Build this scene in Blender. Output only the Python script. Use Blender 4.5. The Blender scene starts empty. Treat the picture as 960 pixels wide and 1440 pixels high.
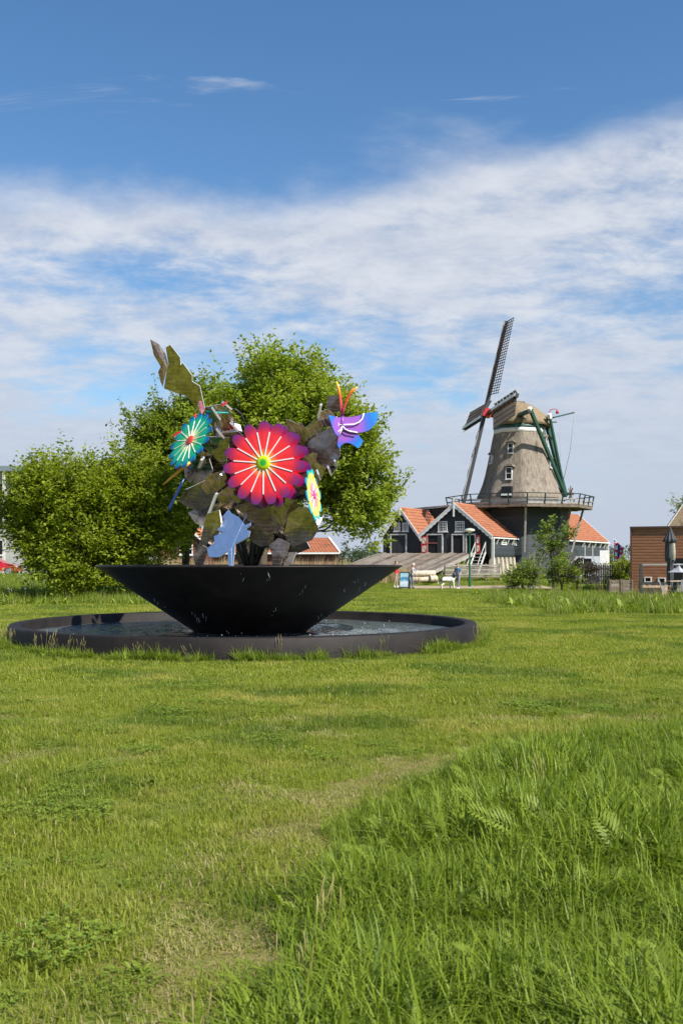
import bpy, bmesh, math, random
import numpy as np
from mathutils import Vector, Matrix

random.seed(7)
rng = np.random.default_rng(7)
R = math.radians
SC = bpy.context.scene
COL = SC.collection

# ------------------------------------------------------------------ camera
F, YH, H = 1450.0, 788.0, 1.85          # focal length and horizon of the 960x1440 photograph, eye height
cam = bpy.data.cameras.new("camera")
cam.sensor_fit = 'VERTICAL'; cam.sensor_height = 36; cam.sensor_width = 24
cam.lens = F / 1440 * 36
cam.shift_y = (YH - 720) / 1440
cam.clip_start = 0.05; cam.clip_end = 6000
cam.dof.use_dof = True; cam.dof.focus_distance = 26; cam.dof.aperture_fstop = 6.3
camo = bpy.data.objects.new("camera", cam); COL.objects.link(camo)
camo.location = (0, 0, H); camo.rotation_euler = (R(90), 0, 0)
SC.camera = camo

# ------------------------------------------------------------------ light
SUN_EL, SUN_AZ = 46.0, 130.0             # azimuth clockwise from +Y (away from the camera)
sd = Vector((math.sin(R(SUN_AZ)) * math.cos(R(SUN_EL)), math.cos(R(SUN_AZ)) * math.cos(R(SUN_EL)), math.sin(R(SUN_EL))))
sun = bpy.data.lights.new("sun", 'SUN'); sun.energy = 5.0; sun.angle = R(0.53); sun.color = (1.0, 0.945, 0.86)
suno = bpy.data.objects.new("sun", sun); COL.objects.link(suno)
suno.rotation_euler = sd.to_track_quat('Z', 'Y').to_euler()
SC.view_settings.view_transform = 'Standard'; SC.view_settings.look = 'None'
SC.view_settings.exposure = 0.65; SC.view_settings.gamma = 1.0
SC.cycles.max_bounces = 8; SC.cycles.transparent_max_bounces = 8
SC.cycles.use_denoising = True
SC.cycles.sample_clamp_indirect = 4.0

class NT:
    """small helper for node trees"""
    def __init__(s, tree): s.t = tree; s.t.nodes.clear()
    def n(s, typ, **kw):
        nd = s.t.nodes.new(typ)
        for k, v in kw.items():
            if k.startswith('i_'):
                key = k[2:]
                key = int(key) if key.isdigit() else key.replace('_', ' ')
                s.put(nd.inputs[key], v)
            else: setattr(nd, k, v)
        return nd
    def put(s, sock, v):
        if isinstance(v, bpy.types.NodeSocket): s.t.links.new(v, sock)
        elif isinstance(v, bpy.types.Node): s.t.links.new(v.outputs[0], sock)
        else:
            if isinstance(v, (tuple, list)) and sock.type == 'RGBA' and len(v) == 3: v = (*v, 1)
            sock.default_value = v
    def math(s, op, a, b=0.0, c=None, clamp=False):
        m = s.n('ShaderNodeMath', operation=op, use_clamp=clamp); s.put(m.inputs[0], a); s.put(m.inputs[1], b)
        if c is not None: s.put(m.inputs[2], c)
        return m.outputs[0]
    def mix(s, f, a, b, blend='MIX'):
        m = s.n('ShaderNodeMix', data_type='RGBA', blend_type=blend)
        s.put(m.inputs[0], f); s.put(m.inputs[6], a); s.put(m.inputs[7], b); return m.outputs[2]
    def ramp(s, f, stops, interp='LINEAR'):
        r = s.n('ShaderNodeValToRGB'); r.color_ramp.interpolation = interp
        el = r.color_ramp.elements
        while len(el) < len(stops): el.new(0.5)
        for e, (p, c) in zip(el, stops):
            e.position = p; e.color = (c, c, c, 1) if isinstance(c, (int, float)) else (*c, 1)
        s.put(r.inputs[0], f); return r.outputs[0]
    def rng(s, v, a, b, c=0.0, d=1.0, interp='SMOOTHSTEP'):
        m = s.n('ShaderNodeMapRange', interpolation_type=interp, clamp=True) if interp == 'LINEAR' else s.n('ShaderNodeMapRange', interpolation_type=interp)
        for i, x in enumerate((v, a, b, c, d)): s.put(m.inputs[i], x)
        return m.outputs[0]
    def noise(s, vec, scale, detail=4.0, rough=0.5, dist=0.0):
        m = s.n('ShaderNodeTexNoise'); s.put(m.inputs['Vector'], vec)
        m.inputs['Scale'].default_value = scale; m.inputs['Detail'].default_value = detail
        m.inputs['Roughness'].default_value = rough; m.inputs['Distortion'].default_value = dist
        return m.outputs[0]

# ------------------------------------------------------------------ sky
world = bpy.data.worlds.new("World"); SC.world = world; world.use_nodes = True
w = NT(world.node_tree)
sky = w.n('ShaderNodeTexSky', sky_type='NISHITA', sun_disc=False, sun_elevation=R(SUN_EL), sun_rotation=R(SUN_AZ),
          altitude=0, air_density=1.0, dust_density=0.6, ozone_density=2.2)
tc = w.n('ShaderNodeTexCoord')
sep = w.n('ShaderNodeSeparateXYZ'); w.put(sep.inputs[0], tc.outputs['Generated'])
zc = w.math('MAXIMUM', sep.outputs[2], 0.0)
den = w.math('ADD', zc, 0.20)
u = w.math('DIVIDE', sep.outputs[0], den); v = w.math('DIVIDE', sep.outputs[1], den)
pl = w.n('ShaderNodeCombineXYZ'); w.put(pl.inputs[0], u); w.put(pl.inputs[1], v); pl.inputs[2].default_value = 3.7
mp = w.n('ShaderNodeMapping'); w.put(mp.inputs[0], pl); mp.inputs['Scale'].default_value = (1.0, 1.25, 1); mp.inputs['Rotation'].default_value = (0, 0, R(-10))
big = w.noise(mp.outputs[0], 0.75, 2.0, 0.5, 0.3)
mid = w.noise(mp.outputs[0], 1.7, 9.0, 0.58, 0.25)
fine = w.noise(mp.outputs[0], 6.5, 7.0, 0.65, 0.2)
# the upper edge of the cloud bank wanders with the large noise
edge = w.math('ADD', w.math('ADD', zc, w.math('MULTIPLY', w.math('SUBTRACT', big, 0.5), 0.26)), w.math('MULTIPLY', w.math('SUBTRACT', mid, 0.5), 0.17))
bank = w.rng(edge, 0.382, 0.325)
low = w.rng(zc, 0.26, 0.02, 0.0, 0.22)
tex = w.math('ADD', w.math('MULTIPLY', mid, 0.66), w.math('MULTIPLY', fine, 0.34))
cov = w.math('ADD', w.math('ADD', tex, w.math('MULTIPLY', w.math('SUBTRACT', big, 0.5), 0.35)), low)
cov = w.math('ADD', cov, w.rng(zc, 0.24, 0.34, -0.035, 0.10))
cl = w.math('MULTIPLY', w.rng(cov, 0.38, 0.58), bank)
# a few thin streaks of high cloud in the clear part
mp2 = w.n('ShaderNodeMapping'); w.put(mp2.inputs[0], pl); mp2.inputs['Scale'].default_value = (0.9, 2.2, 1); mp2.inputs['Rotation'].default_value = (0, 0, R(38)); mp2.inputs['Location'].default_value = (-0.18, -0.14, 0)
cir = w.noise(mp2.outputs[0], 1.6, 6.0, 0.62, 1.2)
cl = w.math('MAXIMUM', cl, w.rng(cir, 0.61, 0.74, 0.0, 0.5))
cl = w.math('MULTIPLY', cl, 0.90)
shade = w.rng(fine, 0.30, 0.72)
ccol = w.mix(shade, (4.1, 4.45, 5.2), (5.6, 5.75, 6.1))
haze_f = w.rng(zc, 0.17, 0.0, 0.0, 0.75)
hs = w.n('ShaderNodeHueSaturation'); w.put(hs.inputs['Color'], sky.outputs[0]); hs.inputs['Saturation'].default_value = 1.22; hs.inputs['Value'].default_value = 1.08
skyc = w.mix(haze_f, hs.outputs[0], (3.5, 4.05, 5.05))
ccol = w.mix(w.rng(zc, 0.28, 0.02), ccol, (3.75, 4.2, 5.1))
col = w.mix(cl, skyc, ccol)
bg = w.n('ShaderNodeBackground'); w.put(bg.inputs[0], col); bg.inputs[1].default_value = 0.09
wo = w.n('ShaderNodeOutputWorld'); w.put(wo.inputs[0], bg)

# ------------------------------------------------------------------ helpers
def GP(px, py, Y):
    """world point seen at a pixel of the photograph, at distance Y"""
    return Vector(((px - 480) / F * Y, Y, H - (py - YH) / F * Y))

def terrain(x, y):
    def ss(a, b, t):
        t = np.clip((t - a) / (b - a), 0, 1); return t * t * (3 - 2 * t)
    z = 0.62 * ss(70, 82, y)
    z = z + 0.25 * ss(-7, -14, x) * ss(44, 66, y) * (1 - ss(70, 82, y))
    z = z + 0.02 * np.sin(x * 0.7 + 1.3) * np.sin(y * 0.45) * ss(5, 9, y) * (1 - ss(17, 19, y))
    return z

def tag(o, label=None, cat=None, group=None, kind=None):
    if label: o['label'] = label
    if cat: o['category'] = cat
    if group: o['group'] = group
    if kind: o['kind'] = kind
    return o

def empty(name, loc=(0, 0, 0), label=None, cat=None, group=None, rz=0):
    o = bpy.data.objects.new(name, None); o.empty_display_size = 0.3; COL.objects.link(o)
    o.location = loc; o.rotation_euler = (0, 0, rz); tag(o, label, cat, group); return o

def link(name, me, parent=None, world_geo=True):
    o = bpy.data.objects.new(name, me); COL.objects.link(o)
    if parent is not None:
        o.parent = parent
        if world_geo:   # geometry is in world coordinates
            M = Matrix.Identity(4); p = parent
            chain = []
            while p is not None: chain.append(p); p = p.parent
            for p in reversed(chain): M = M @ p.matrix_parent_inverse @ p.matrix_basis
            o.matrix_parent_inverse = M.inverted()
    return o

def copy_tree(o, parent=None):
    c = o.copy(); COL.objects.link(c)
    if parent is not None: c.parent = parent; c.matrix_parent_inverse = o.matrix_parent_inverse.copy()
    for ch in list(o.children): copy_tree(ch, c)
    return c

class MB:
    def __init__(s): s.v = []; s.f = []; s.m = []; s.sm = []
    def add(s, vs, fs, mi=0, smooth=False):
        b = len(s.v); s.v += [tuple(p) for p in vs]
        for f in fs: s.f.append([b + i for i in f]); s.m.append(mi); s.sm.append(smooth)
        return s
    def box(s, c, size, rot=None, mi=0):
        hx, hy, hz = size[0] / 2, size[1] / 2, size[2] / 2
        vs = [Vector((x, y, z)) for x in (-hx, hx) for y in (-hy, hy) for z in (-hz, hz)]
        if rot is not None: vs = [rot @ p for p in vs]
        c = Vector(c); vs = [p + c for p in vs]
        return s.add(vs, [(0, 1, 3, 2), (4, 6, 7, 5), (0, 4, 5, 1), (2, 3, 7, 6), (0, 2, 6, 4), (1, 5, 7, 3)], mi)
    def bar(s, a, b, wd, ht, up=(0, 0, 1), mi=0):
        a, b = Vector(a), Vector(b); d = (b - a); L = d.length; d.normalize()
        up = Vector(up); x = d.cross(up)
        if x.length < 1e-4: x = d.cross(Vector((1, 0, 0)))
        x.normalize(); z = x.cross(d)
        M = Matrix((x, d, z)).transposed()
        return s.box((a + b) / 2, (wd, L, ht), M, mi)
    def tube(s, path, rad, n=8, mi=0, cap=True):
        path = [Vector(p) for p in path]
        if not hasattr(rad, '__len__'): rad = [rad] * len(path)
        rings = []; ref = None
        for i, p in enumerate(path):
            t = (path[min(i + 1, len(path) - 1)] - path[max(i - 1, 0)]).normalized()
            if ref is None:
                ref = t.cross(Vector((0.31, 0.17, 0.93)))
                if ref.length < 1e-3: ref = t.cross(Vector((1, 0, 0)))
            ref = (ref - t * ref.dot(t)).normalized(); q = t.cross(ref)
            rings.append([p + (ref * math.cos(2 * math.pi * k / n) + q * math.sin(2 * math.pi * k / n)) * rad[i] for k in range(n)])
        vs = [p for r in rings for p in r]; fs = []
        for i in range(len(rings) - 1):
            for k in range(n):
                a, b = i * n + k, i * n + (k + 1) % n
                fs.append((a, b, b + n, a + n))
        s.add(vs, fs, mi, True)
        if cap:
            s.add(rings[0], [tuple(range(n))[::-1]], mi); s.add(rings[-1], [tuple(range(n))], mi)
        return s
    def prism(s, poly, off, mi=0, side=None):
        poly = [Vector(p) for p in poly]; off = Vector(off); n = len(poly)
        s.add(poly, [tuple(range(n))], mi); s.add([p + off for p in poly], [tuple(range(n))[::-1]], mi)
        vs = poly + [p + off for p in poly]
        s.add(vs, [(i, i + n, (i + 1) % n + n, (i + 1) % n) for i in range(n)], mi if side is None else side)
        return s
    def lathe(s, prof, c=(0, 0, 0), n=48, mi=0, smooth=True):
        c = Vector(c); vs = []; fs = []
        for r, z in prof:
            for k in range(n):
                a = 2 * math.pi * k / n; vs.append(c + Vector((r * math.cos(a), r * math.sin(a), z)))
        for i in range(len(prof) - 1):
            for k in range(n):
                a, b = i * n + k, i * n + (k + 1) % n
                fs.append((a, b, b + n, a + n))
        return s.add(vs, fs, mi, smooth)
    def mesh(s, name, mats):
        me = bpy.data.meshes.new(name); me.from_pydata(s.v, [], s.f)
        for m in (mats if isinstance(mats, (list, tuple)) else [mats]): me.materials.append(m)
        me.polygons.foreach_set('material_index', s.m); me.polygons.foreach_set('use_smooth', s.sm)
        bm = bmesh.new(); bm.from_mesh(me); bmesh.ops.remove_doubles(bm, verts=bm.verts, dist=1e-5)
        bmesh.ops.recalc_face_normals(bm, faces=bm.faces); bm.to_mesh(me); bm.free()
        me.update(); return me
    def build(s, name, mats, parent=None, wg=True):
        return link(name, s.mesh(name, mats), parent, wg)

def fast_mesh(name, V, Q, mats, smooth=False, mi=None):
    """numpy vertices and equal-sided faces to a mesh"""
    me = bpy.data.meshes.new(name); V = np.asarray(V, np.float32); Q = np.asarray(Q, np.int32); k = Q.shape[1]
    me.vertices.add(len(V)); me.vertices.foreach_set('co', V.ravel())
    me.loops.add(Q.size); me.loops.foreach_set('vertex_index', Q.ravel())
    me.polygons.add(len(Q)); me.polygons.foreach_set('loop_start', np.arange(0, Q.size, k, dtype=np.int32))
    for m in (mats if isinstance(mats, (list, tuple)) else [mats]): me.materials.append(m)
    if mi is not None: me.polygons.foreach_set('material_index', np.asarray(mi, np.int32))
    me.polygons.foreach_set('use_smooth', np.full(len(Q), smooth))
    me.update(calc_edges=True); me.validate(); return me

# ------------------------------------------------------------------ materials
MATS = {}
def newmat(name):
    m = bpy.data.materials.new(name); m.use_nodes = True; MATS[name] = m
    return m, NT(m.node_tree)
def finish(t, bsdf):
    o = t.n('ShaderNodeOutputMaterial'); t.put(o.inputs[0], bsdf)
def pmat(name, c1, c2=None, scale=3.0, rough=0.7, metal=0.0, bump=0.0, bscale=None, stretch=(1, 1, 1), spec=0.5, detail=5, c3=None, coat=0.0, obj=False):
    m, t = newmat(name)
    if obj: vec = t.n('ShaderNodeTexCoord').outputs['Object']
    else: vec = t.n('ShaderNodeNewGeometry').outputs['Position']
    mp = t.n('ShaderNodeMapping'); t.put(mp.inputs[0], vec); mp.inputs['Scale'].default_value = stretch
    b = t.n('ShaderNodeBsdfPrincipled'); b.inputs['Roughness'].default_value = rough; b.inputs['Metallic'].default_value = metal
    b.inputs['Specular IOR Level'].default_value = spec; b.inputs['Coat Weight'].default_value = coat
    if c2 is None: t.put(b.inputs['Base Color'], c1)
    else:
        f = t.rng(t.noise(mp.outputs[0], scale, detail, 0.6), 0.32, 0.68)
        c = t.mix(f, c1, c2)
        if c3 is not None: c = t.mix(t.rng(t.noise(mp.outputs[0], scale * 0.31, 3, 0.6), 0.55, 0.72), c, c3)
        t.put(b.inputs['Base Color'], c)
    if bump:
        bp = t.n('ShaderNodeBump'); bp.inputs['Strength'].default_value = 1.0; bp.inputs['Distance'].default_value = bump
        t.put(bp.inputs['Height'], t.noise(mp.outputs[0], bscale or scale * 4, 5, 0.6)); t.put(b.inputs['Normal'], bp)
    finish(t, b); return m

def leafmat(name, ca, cb, cc, trans=0.35, rough=0.55, patch=None):
    """foliage: colour varies from leaf to leaf, some light passes through"""
    m, t = newmat(name)
    g = t.n('ShaderNodeNewGeometry')
    c = t.mix(g.outputs['Random Per Island'], ca, cb)
    f = t.rng(t.noise(g.outputs['Position'], 0.9, 3, 0.6), 0.40, 0.66)
    c = t.mix(f, c, cc)
    if patch:
        for col, sc, a, b2, st in patch:
            f = t.rng(t.noise(g.outputs['Position'], sc, 4, 0.62), a, b2, 0.0, st)
            c = t.mix(f, c, col)
    b = t.n('ShaderNodeBsdfPrincipled'); t.put(b.inputs['Base Color'], c); b.inputs['Roughness'].default_value = rough
    b.inputs['Specular IOR Level'].default_value = 0.3
    tr = t.n('ShaderNodeBsdfTranslucent')
    t.put(tr.inputs[0], t.mix(1.0, c, (1.25, 1.35, 0.55), 'MULTIPLY'))
    mx = t.n('ShaderNodeMixShader'); mx.inputs[0].default_value = trans; t.put(mx.inputs[1], b); t.put(mx.inputs[2], tr)
    finish(t, mx); return m

def boards(name, c1, c2, pitch=0.2, rough=0.65, axis='z', bump=0.02):
    """painted horizontal boards: an overlapping step every pitch metres"""
    m, t = newmat(name); g = t.n('ShaderNodeNewGeometry'); sp = t.n('ShaderNodeSeparateXYZ'); t.put(sp.inputs[0], g.outputs['Position'])
    s = sp.outputs[2] if axis == 'z' else t.math('ADD', t.math('MULTIPLY', sp.outputs[0], 0.888), t.math('MULTIPLY', sp.outputs[1], -0.46))
    q = t.math('DIVIDE', s, pitch); fr = t.math('FRACT', q); fl = t.math('FLOOR', q)
    wn = t.n('ShaderNodeTexWhiteNoise', noise_dimensions='1D'); t.put(wn.inputs['W'], fl)
    mp = t.n('ShaderNodeMapping'); t.put(mp.inputs[0], g.outputs['Position']); mp.inputs['Scale'].default_value = (1, 1, 6) if axis == 'z' else (5, 5, 0.6)
    f = t.math('ADD', t.math('MULTIPLY', wn.outputs[0], 0.45), t.math('MULTIPLY', t.noise(mp.outputs[0], 1.4, 5, 0.65), 0.6))
    b = t.n('ShaderNodeBsdfPrincipled'); t.put(b.inputs['Base Color'], t.mix(f, c1, c2)); b.inputs['Roughness'].default_value = rough
    bp = t.n('ShaderNodeBump'); bp.inputs['Distance'].default_value = bump; t.put(bp.inputs['Height'], t.math('SUBTRACT', 1.0, fr)); t.put(b.inputs['Normal'], bp)
    finish(t, b); return m

def brickmat(name, c1, c2, mortar, sc=1.0):
    m, t = newmat(name); tcn = t.n('ShaderNodeTexCoord')
    mp = t.n('ShaderNodeMapping'); t.put(mp.inputs[0], tcn.outputs['Object']); mp.inputs['Rotation'].default_value = (R(90), 0, 0) if sc > 0 else (0, 0, 0)
    br = t.n('ShaderNodeTexBrick'); t.put(br.inputs['Vector'], mp); t.put(br.inputs['Color1'], c1); t.put(br.inputs['Color2'], c2); t.put(br.inputs['Mortar'], mortar)
    br.inputs['Scale'].default_value = 2.4 * abs(sc); br.inputs['Mortar Size'].default_value = 0.02
    b = t.n('ShaderNodeBsdfPrincipled'); t.put(b.inputs['Base Color'], br.outputs[0]); b.inputs['Roughness'].default_value = 0.85
    finish(t, b); return m

def ground_mat():
    m, t = newmat('lawn_soil'); g = t.n('ShaderNodeNewGeometry'); P = g.outputs['Position']
    c = t.mix(t.rng(t.noise(P, 1.1, 6, 0.65), 0.3, 0.7), (0.11, 0.15, 0.018), (0.19, 0.22, 0.036))
    c = t.mix(t.rng(t.noise(P, 0.33, 4, 0.6), 0.50, 0.68, 0, 0.7), c, (0.17, 0.165, 0.055))
    c = t.mix(t.rng(t.noise(P, 17, 4, 0.6), 0.45, 0.75, 0, 0.45), c, (0.05, 0.05, 0.02))
    b = t.n('ShaderNodeBsdfPrincipled'); t.put(b.inputs['Base Color'], c); b.inputs['Roughness'].default_value = 0.95; b.inputs['Specular IOR Level'].default_value = 0.1
    bp = t.n('ShaderNodeBump'); bp.inputs['Distance'].default_value = 0.03; t.put(bp.inputs['Height'], t.noise(P, 22, 5, 0.7)); t.put(b.inputs['Normal'], bp)
    finish(t, b); return m

def steel_mat(name, base, rough, ring):
    """polished steel with engraved veins, mottled reflections painted into its colour"""
    m, t = newmat(name); tcn = t.n('ShaderNodeTexCoord'); P = tcn.outputs['Object']
    wv = t.n('ShaderNodeTexWave', wave_type='RINGS' if ring else 'BANDS', bands_direction='DIAGONAL' if not ring else 'X'); t.put(wv.inputs['Vector'], P)
    wv.inputs['Scale'].default_value = 3.4; wv.inputs['Distortion'].default_value = 3.5; wv.inputs['Detail'].default_value = 2.0; wv.inputs['Detail Scale'].default_value = 1.2
    line = t.rng(wv.outputs['Fac'], 0.965, 1.0, 0.0, 0.6)
    nz = t.noise(P, 2.3, 4, 0.6)
    b = t.n('ShaderNodeBsdfPrincipled'); b.inputs['Metallic'].default_value = 1.0
    t.put(b.inputs['Base Color'], t.mix(line, t.mix(t.rng(t.noise(P, 5.5, 6, 0.7), 0.35, 0.65), base, tuple(x * 0.55 for x in base)), tuple(min(1, x * 1.15) for x in base)))  # two-tone mottling painted in to stand for broken reflections
    t.put(b.inputs['Roughness'], t.math('ADD', t.math('MULTIPLY', nz, 0.12), t.math('ADD', t.math('MULTIPLY', line, 0.3), rough)))
    hgt = t.math('ADD', t.math('MULTIPLY', t.noise(P, 1.7, 2, 0.5), 1.0), t.math('MULTIPLY', t.noise(P, 9, 4, 0.65), 0.05))
    bp = t.n('ShaderNodeBump'); bp.inputs['Distance'].default_value = 0.05; bp.inputs['Strength'].default_value = 0.7; t.put(bp.inputs['Height'], hgt); t.put(b.inputs['Normal'], bp)
    finish(t, b); return m

def radial_mat(name, stops, r=1.0, rough=0.35):
    """colour printed in rings round the object's origin"""
    m, t = newmat(name); tcn = t.n('ShaderNodeTexCoord')
    ln = t.n('ShaderNodeVectorMath', operation='LENGTH'); t.put(ln.inputs[0], tcn.outputs['Object'])
    f = t.math('DIVIDE', ln.outputs['Value'], r)
    c = t.ramp(f, stops)
    b = t.n('ShaderNodeBsdfPrincipled'); t.put(b.inputs['Base Color'], c); b.inputs['Roughness'].default_value = rough; b.inputs['Coat Weight'].default_value = 0.25
    finish(t, b); return m

def grad_mat(name, axis, stops, lo, hi, rough=0.35):
    m, t = newmat(name); tcn = t.n('ShaderNodeTexCoord'); sp = t.n('ShaderNodeSeparateXYZ'); t.put(sp.inputs[0], tcn.outputs['Object'])
    f = t.rng(sp.outputs[axis], lo, hi, interp='LINEAR')
    b = t.n('ShaderNodeBsdfPrincipled'); t.put(b.inputs['Base Color'], t.ramp(f, stops)); b.inputs['Roughness'].default_value = rough; b.inputs['Coat Weight'].default_value = 0.25
    finish(t, b); return m

def water_mat(name, tint, bump, scale, rough=0.03):
    m, t = newmat(name); g = t.n('ShaderNodeNewGeometry')
    b = t.n('ShaderNodeBsdfPrincipled'); t.put(b.inputs['Base Color'], tint); b.inputs['Roughness'].default_value = rough; b.inputs['IOR'].default_value = 1.33
    b.inputs['Specular IOR Level'].default_value = 0.6
    h = t.math('ADD', t.noise(g.outputs['Position'], scale, 4, 0.6, 0.6), t.math('MULTIPLY', t.noise(g.outputs['Position'], scale * 3.1, 3, 0.6), 0.4))
    bp = t.n('ShaderNodeBump'); bp.inputs['Distance'].default_value = bump; t.put(bp.inputs['Height'], h); t.put(b.inputs['Normal'], bp)
    finish(t, b); return m

M_ground = ground_mat()
M_black = pmat('black_basin', (0.0095, 0.0076, 0.0070), (0.0185, 0.0145, 0.0130), 2.2, 0.62, spec=0.25, bump=0.003, bscale=40, c3=(0.011, 0.010, 0.0095))
M_bowl = pmat('black_bowl', (0.0085, 0.0070, 0.0062), (0.016, 0.0132, 0.0118), 2.6, 0.46, bump=0.002, bscale=18, stretch=(1, 1, 0.2), spec=0.22, c3=(0.024, 0.020, 0.018))
M_water = water_mat('pool_water', (0.075, 0.090, 0.090), 0.07, 3.2)
M_bwater = water_mat('bowl_water', (0.05, 0.06, 0.055), 0.04, 4.0)
M_drop = pmat('water_spray', (0.55, 0.58, 0.62), rough=0.15)
M_steel = [steel_mat('steel_rings', (0.60, 0.49, 0.385), 0.09, True), steel_mat('steel_bands', (0.58, 0.445, 0.335), 0.14, False), steel_mat('steel_dark_reflection', (0.29, 0.235, 0.20), 0.15, True)]  # tan, brown and dark tints stand in for what the leaves reflect
M_sky_steel = pmat('steel_sky_reflection', (0.80, 0.83, 0.88), (0.78, 0.81, 0.86), 5, 0.28, 1.0, bump=0.02, bscale=2.2)  # paler bluish copy of the steel, painted for leaves that mirror sky
M_edge = pmat('steel_edge_sunlit', (0.86, 0.86, 0.86), rough=0.32, metal=0.6)  # near-white colour carries the sunlit look of the sheet edges
M_frame = pmat('dark_steel_frame', (0.05, 0.048, 0.046), (0.08, 0.075, 0.07), 3, 0.35, 0.8)
M_white = pmat('white_paint', (0.78, 0.78, 0.76), (0.66, 0.66, 0.63), 4, 0.5)
M_whitewood = pmat('weathered_white_wood', (0.62, 0.61, 0.57), (0.42, 0.41, 0.38), 5, 0.7)
M_rib = pmat('white_rib', (0.85, 0.85, 0.85), rough=0.4)
M_shed = boards('black_tarred_boards', (0.012, 0.016, 0.018), (0.028, 0.034, 0.038), 0.22)
M_shedv = boards('black_tarred_upright_boards', (0.010, 0.014, 0.016), (0.024, 0.030, 0.033), 0.24, axis='w')
M_shedblue = boards('bluish_black_boards', (0.022, 0.030, 0.038), (0.050, 0.060, 0.070), 0.22)
M_tile = pmat('orange_pantiles', (0.25, 0.082, 0.036), (0.37, 0.145, 0.066), 5, 0.8, c3=(0.20, 0.075, 0.042), detail=10)
M_tileold = pmat('weathered_red_pantiles', (0.33, 0.115, 0.055), (0.44, 0.18, 0.09), 6, 0.8, c3=(0.20, 0.09, 0.05))
M_thatch = pmat('grey_thatch', (0.19, 0.16, 0.125), (0.30, 0.26, 0.21), 5.5, 0.95, bump=0.06, bscale=14, stretch=(1, 1, 0.22), c3=(0.125, 0.102, 0.078), spec=0.1)
M_thatchcap = pmat('brown_thatch', (0.19, 0.145, 0.090), (0.285, 0.225, 0.145), 5.5, 0.95, bump=0.06, bscale=14, stretch=(1, 1, 0.3), c3=(0.20, 0.15, 0.09), spec=0.1)
M_green = pmat('mill_green_paint', (0.010, 0.052, 0.036), (0.020, 0.085, 0.055), 3, 0.5)
M_railgreen = pmat('dark_green_railing', (0.010, 0.028, 0.022), rough=0.5)
M_latt = pmat('dark_sail_lattice', (0.045, 0.035, 0.03), rough=0.8)
M_lampgreen = pmat('lamp_green_paint', (0.006, 0.095, 0.042), rough=0.4)
M_glass = pmat('window_glass', (0.008, 0.010, 0.013), rough=0.08, spec=0.35)
M_red = pmat('red_paint', (0.48, 0.030, 0.028), (0.38, 0.028, 0.028), 5, 0.45)
M_cream = pmat('cream_paint', (0.70, 0.66, 0.54), rough=0.6)
M_plank = pmat('weathered_ramp_planks', (0.135, 0.105, 0.08), (0.27, 0.235, 0.195), 1.3, 0.9, stretch=(1, 0.5, 1), c3=(0.095, 0.065, 0.045))
M_ramp = [pmat('ramp_plank_brown', (0.085, 0.060, 0.042), (0.17, 0.135, 0.10), 1.5, 0.9, stretch=(1, 0.5, 1), c3=(0.06, 0.042, 0.03)), pmat('ramp_plank_grey', (0.15, 0.125, 0.10), (0.23, 0.20, 0.165), 1.5, 0.9, stretch=(1, .5, 1)), pmat('ramp_plank_tan', (0.125, 0.095, 0.068), (0.20, 0.165, 0.125), 1.2, 0.9, stretch=(1, .5, 1))]
M_wood = pmat('brown_old_timber', (0.115, 0.085, 0.06), (0.20, 0.16, 0.12), 4, 0.85)
M_greywood = pmat('grey_timber', (0.24, 0.22, 0.19), (0.36, 0.335, 0.30), 4, 0.85)
M_concrete = pmat('concrete', (0.36, 0.31, 0.24), (0.48, 0.43, 0.35), 3, 0.9)
M_clad = pmat('brown_cladding', (0.235, 0.098, 0.046), (0.30, 0.132, 0.066), 2.5, 0.6, stretch=(1, 1, 5))
M_dark = pmat('painted_void_shade', (0.006, 0.006, 0.007), rough=0.9)  # near-black colour painted in for the shade of openings and hollows
M_darkmetal = pmat('dark_metal', (0.03, 0.03, 0.032), rough=0.5)
M_galv = pmat('galvanised_rail', (0.30, 0.31, 0.31), rough=0.45, metal=0.5)
M_brown = pmat('sail_cloth_brown', (0.10, 0.055, 0.04), (0.16, 0.09, 0.07), 3, 0.9)
M_bark = pmat('bark', (0.07, 0.055, 0.04), (0.13, 0.10, 0.075), 6, 0.95, bump=0.03)
M_path = pmat('sandy_path', (0.26, 0.20, 0.13), (0.34, 0.275, 0.19), 2, 0.95, bump=0.01, bscale=20)
M_log = pmat('log_bark', (0.44, 0.37, 0.28), (0.58, 0.50, 0.40), 5, 0.9, bump=0.02)
M_logend = pmat('log_end', (0.55, 0.46, 0.33), (0.45, 0.36, 0.25), 8, 0.9)
M_barn = boards('red_brown_barn_boards', (0.085, 0.028, 0.018), (0.13, 0.045, 0.03), 0.18)
M_leaf_tree = leafmat('lime_green_leaves', (0.165, 0.235, 0.020), (0.295, 0.355, 0.042), (0.31, 0.35, 0.05), 0.46)
M_leaf_dark = leafmat('darker_leaves', (0.14, 0.20, 0.018), (0.25, 0.30, 0.034), (0.19, 0.24, 0.026), 0.45)
M_leaf_bush = leafmat('yellow_green_leaves', (0.20, 0.25, 0.017), (0.34, 0.385, 0.038), (0.17, 0.225, 0.018), 0.46)
M_leaf_fresh = leafmat('fresh_green_leaves', (0.16, 0.235, 0.025), (0.28, 0.345, 0.05), (0.12, 0.19, 0.024), 0.45)
M_leaf_red = leafmat('dark_shrub_leaves', (0.05, 0.045, 0.03), (0.10, 0.07, 0.05), (0.04, 0.05, 0.02), 0.25)
M_leaf_far = leafmat('far_leaves', (0.055, 0.085, 0.045), (0.085, 0.115, 0.06), (0.07, 0.10, 0.055), 0.2)
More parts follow.
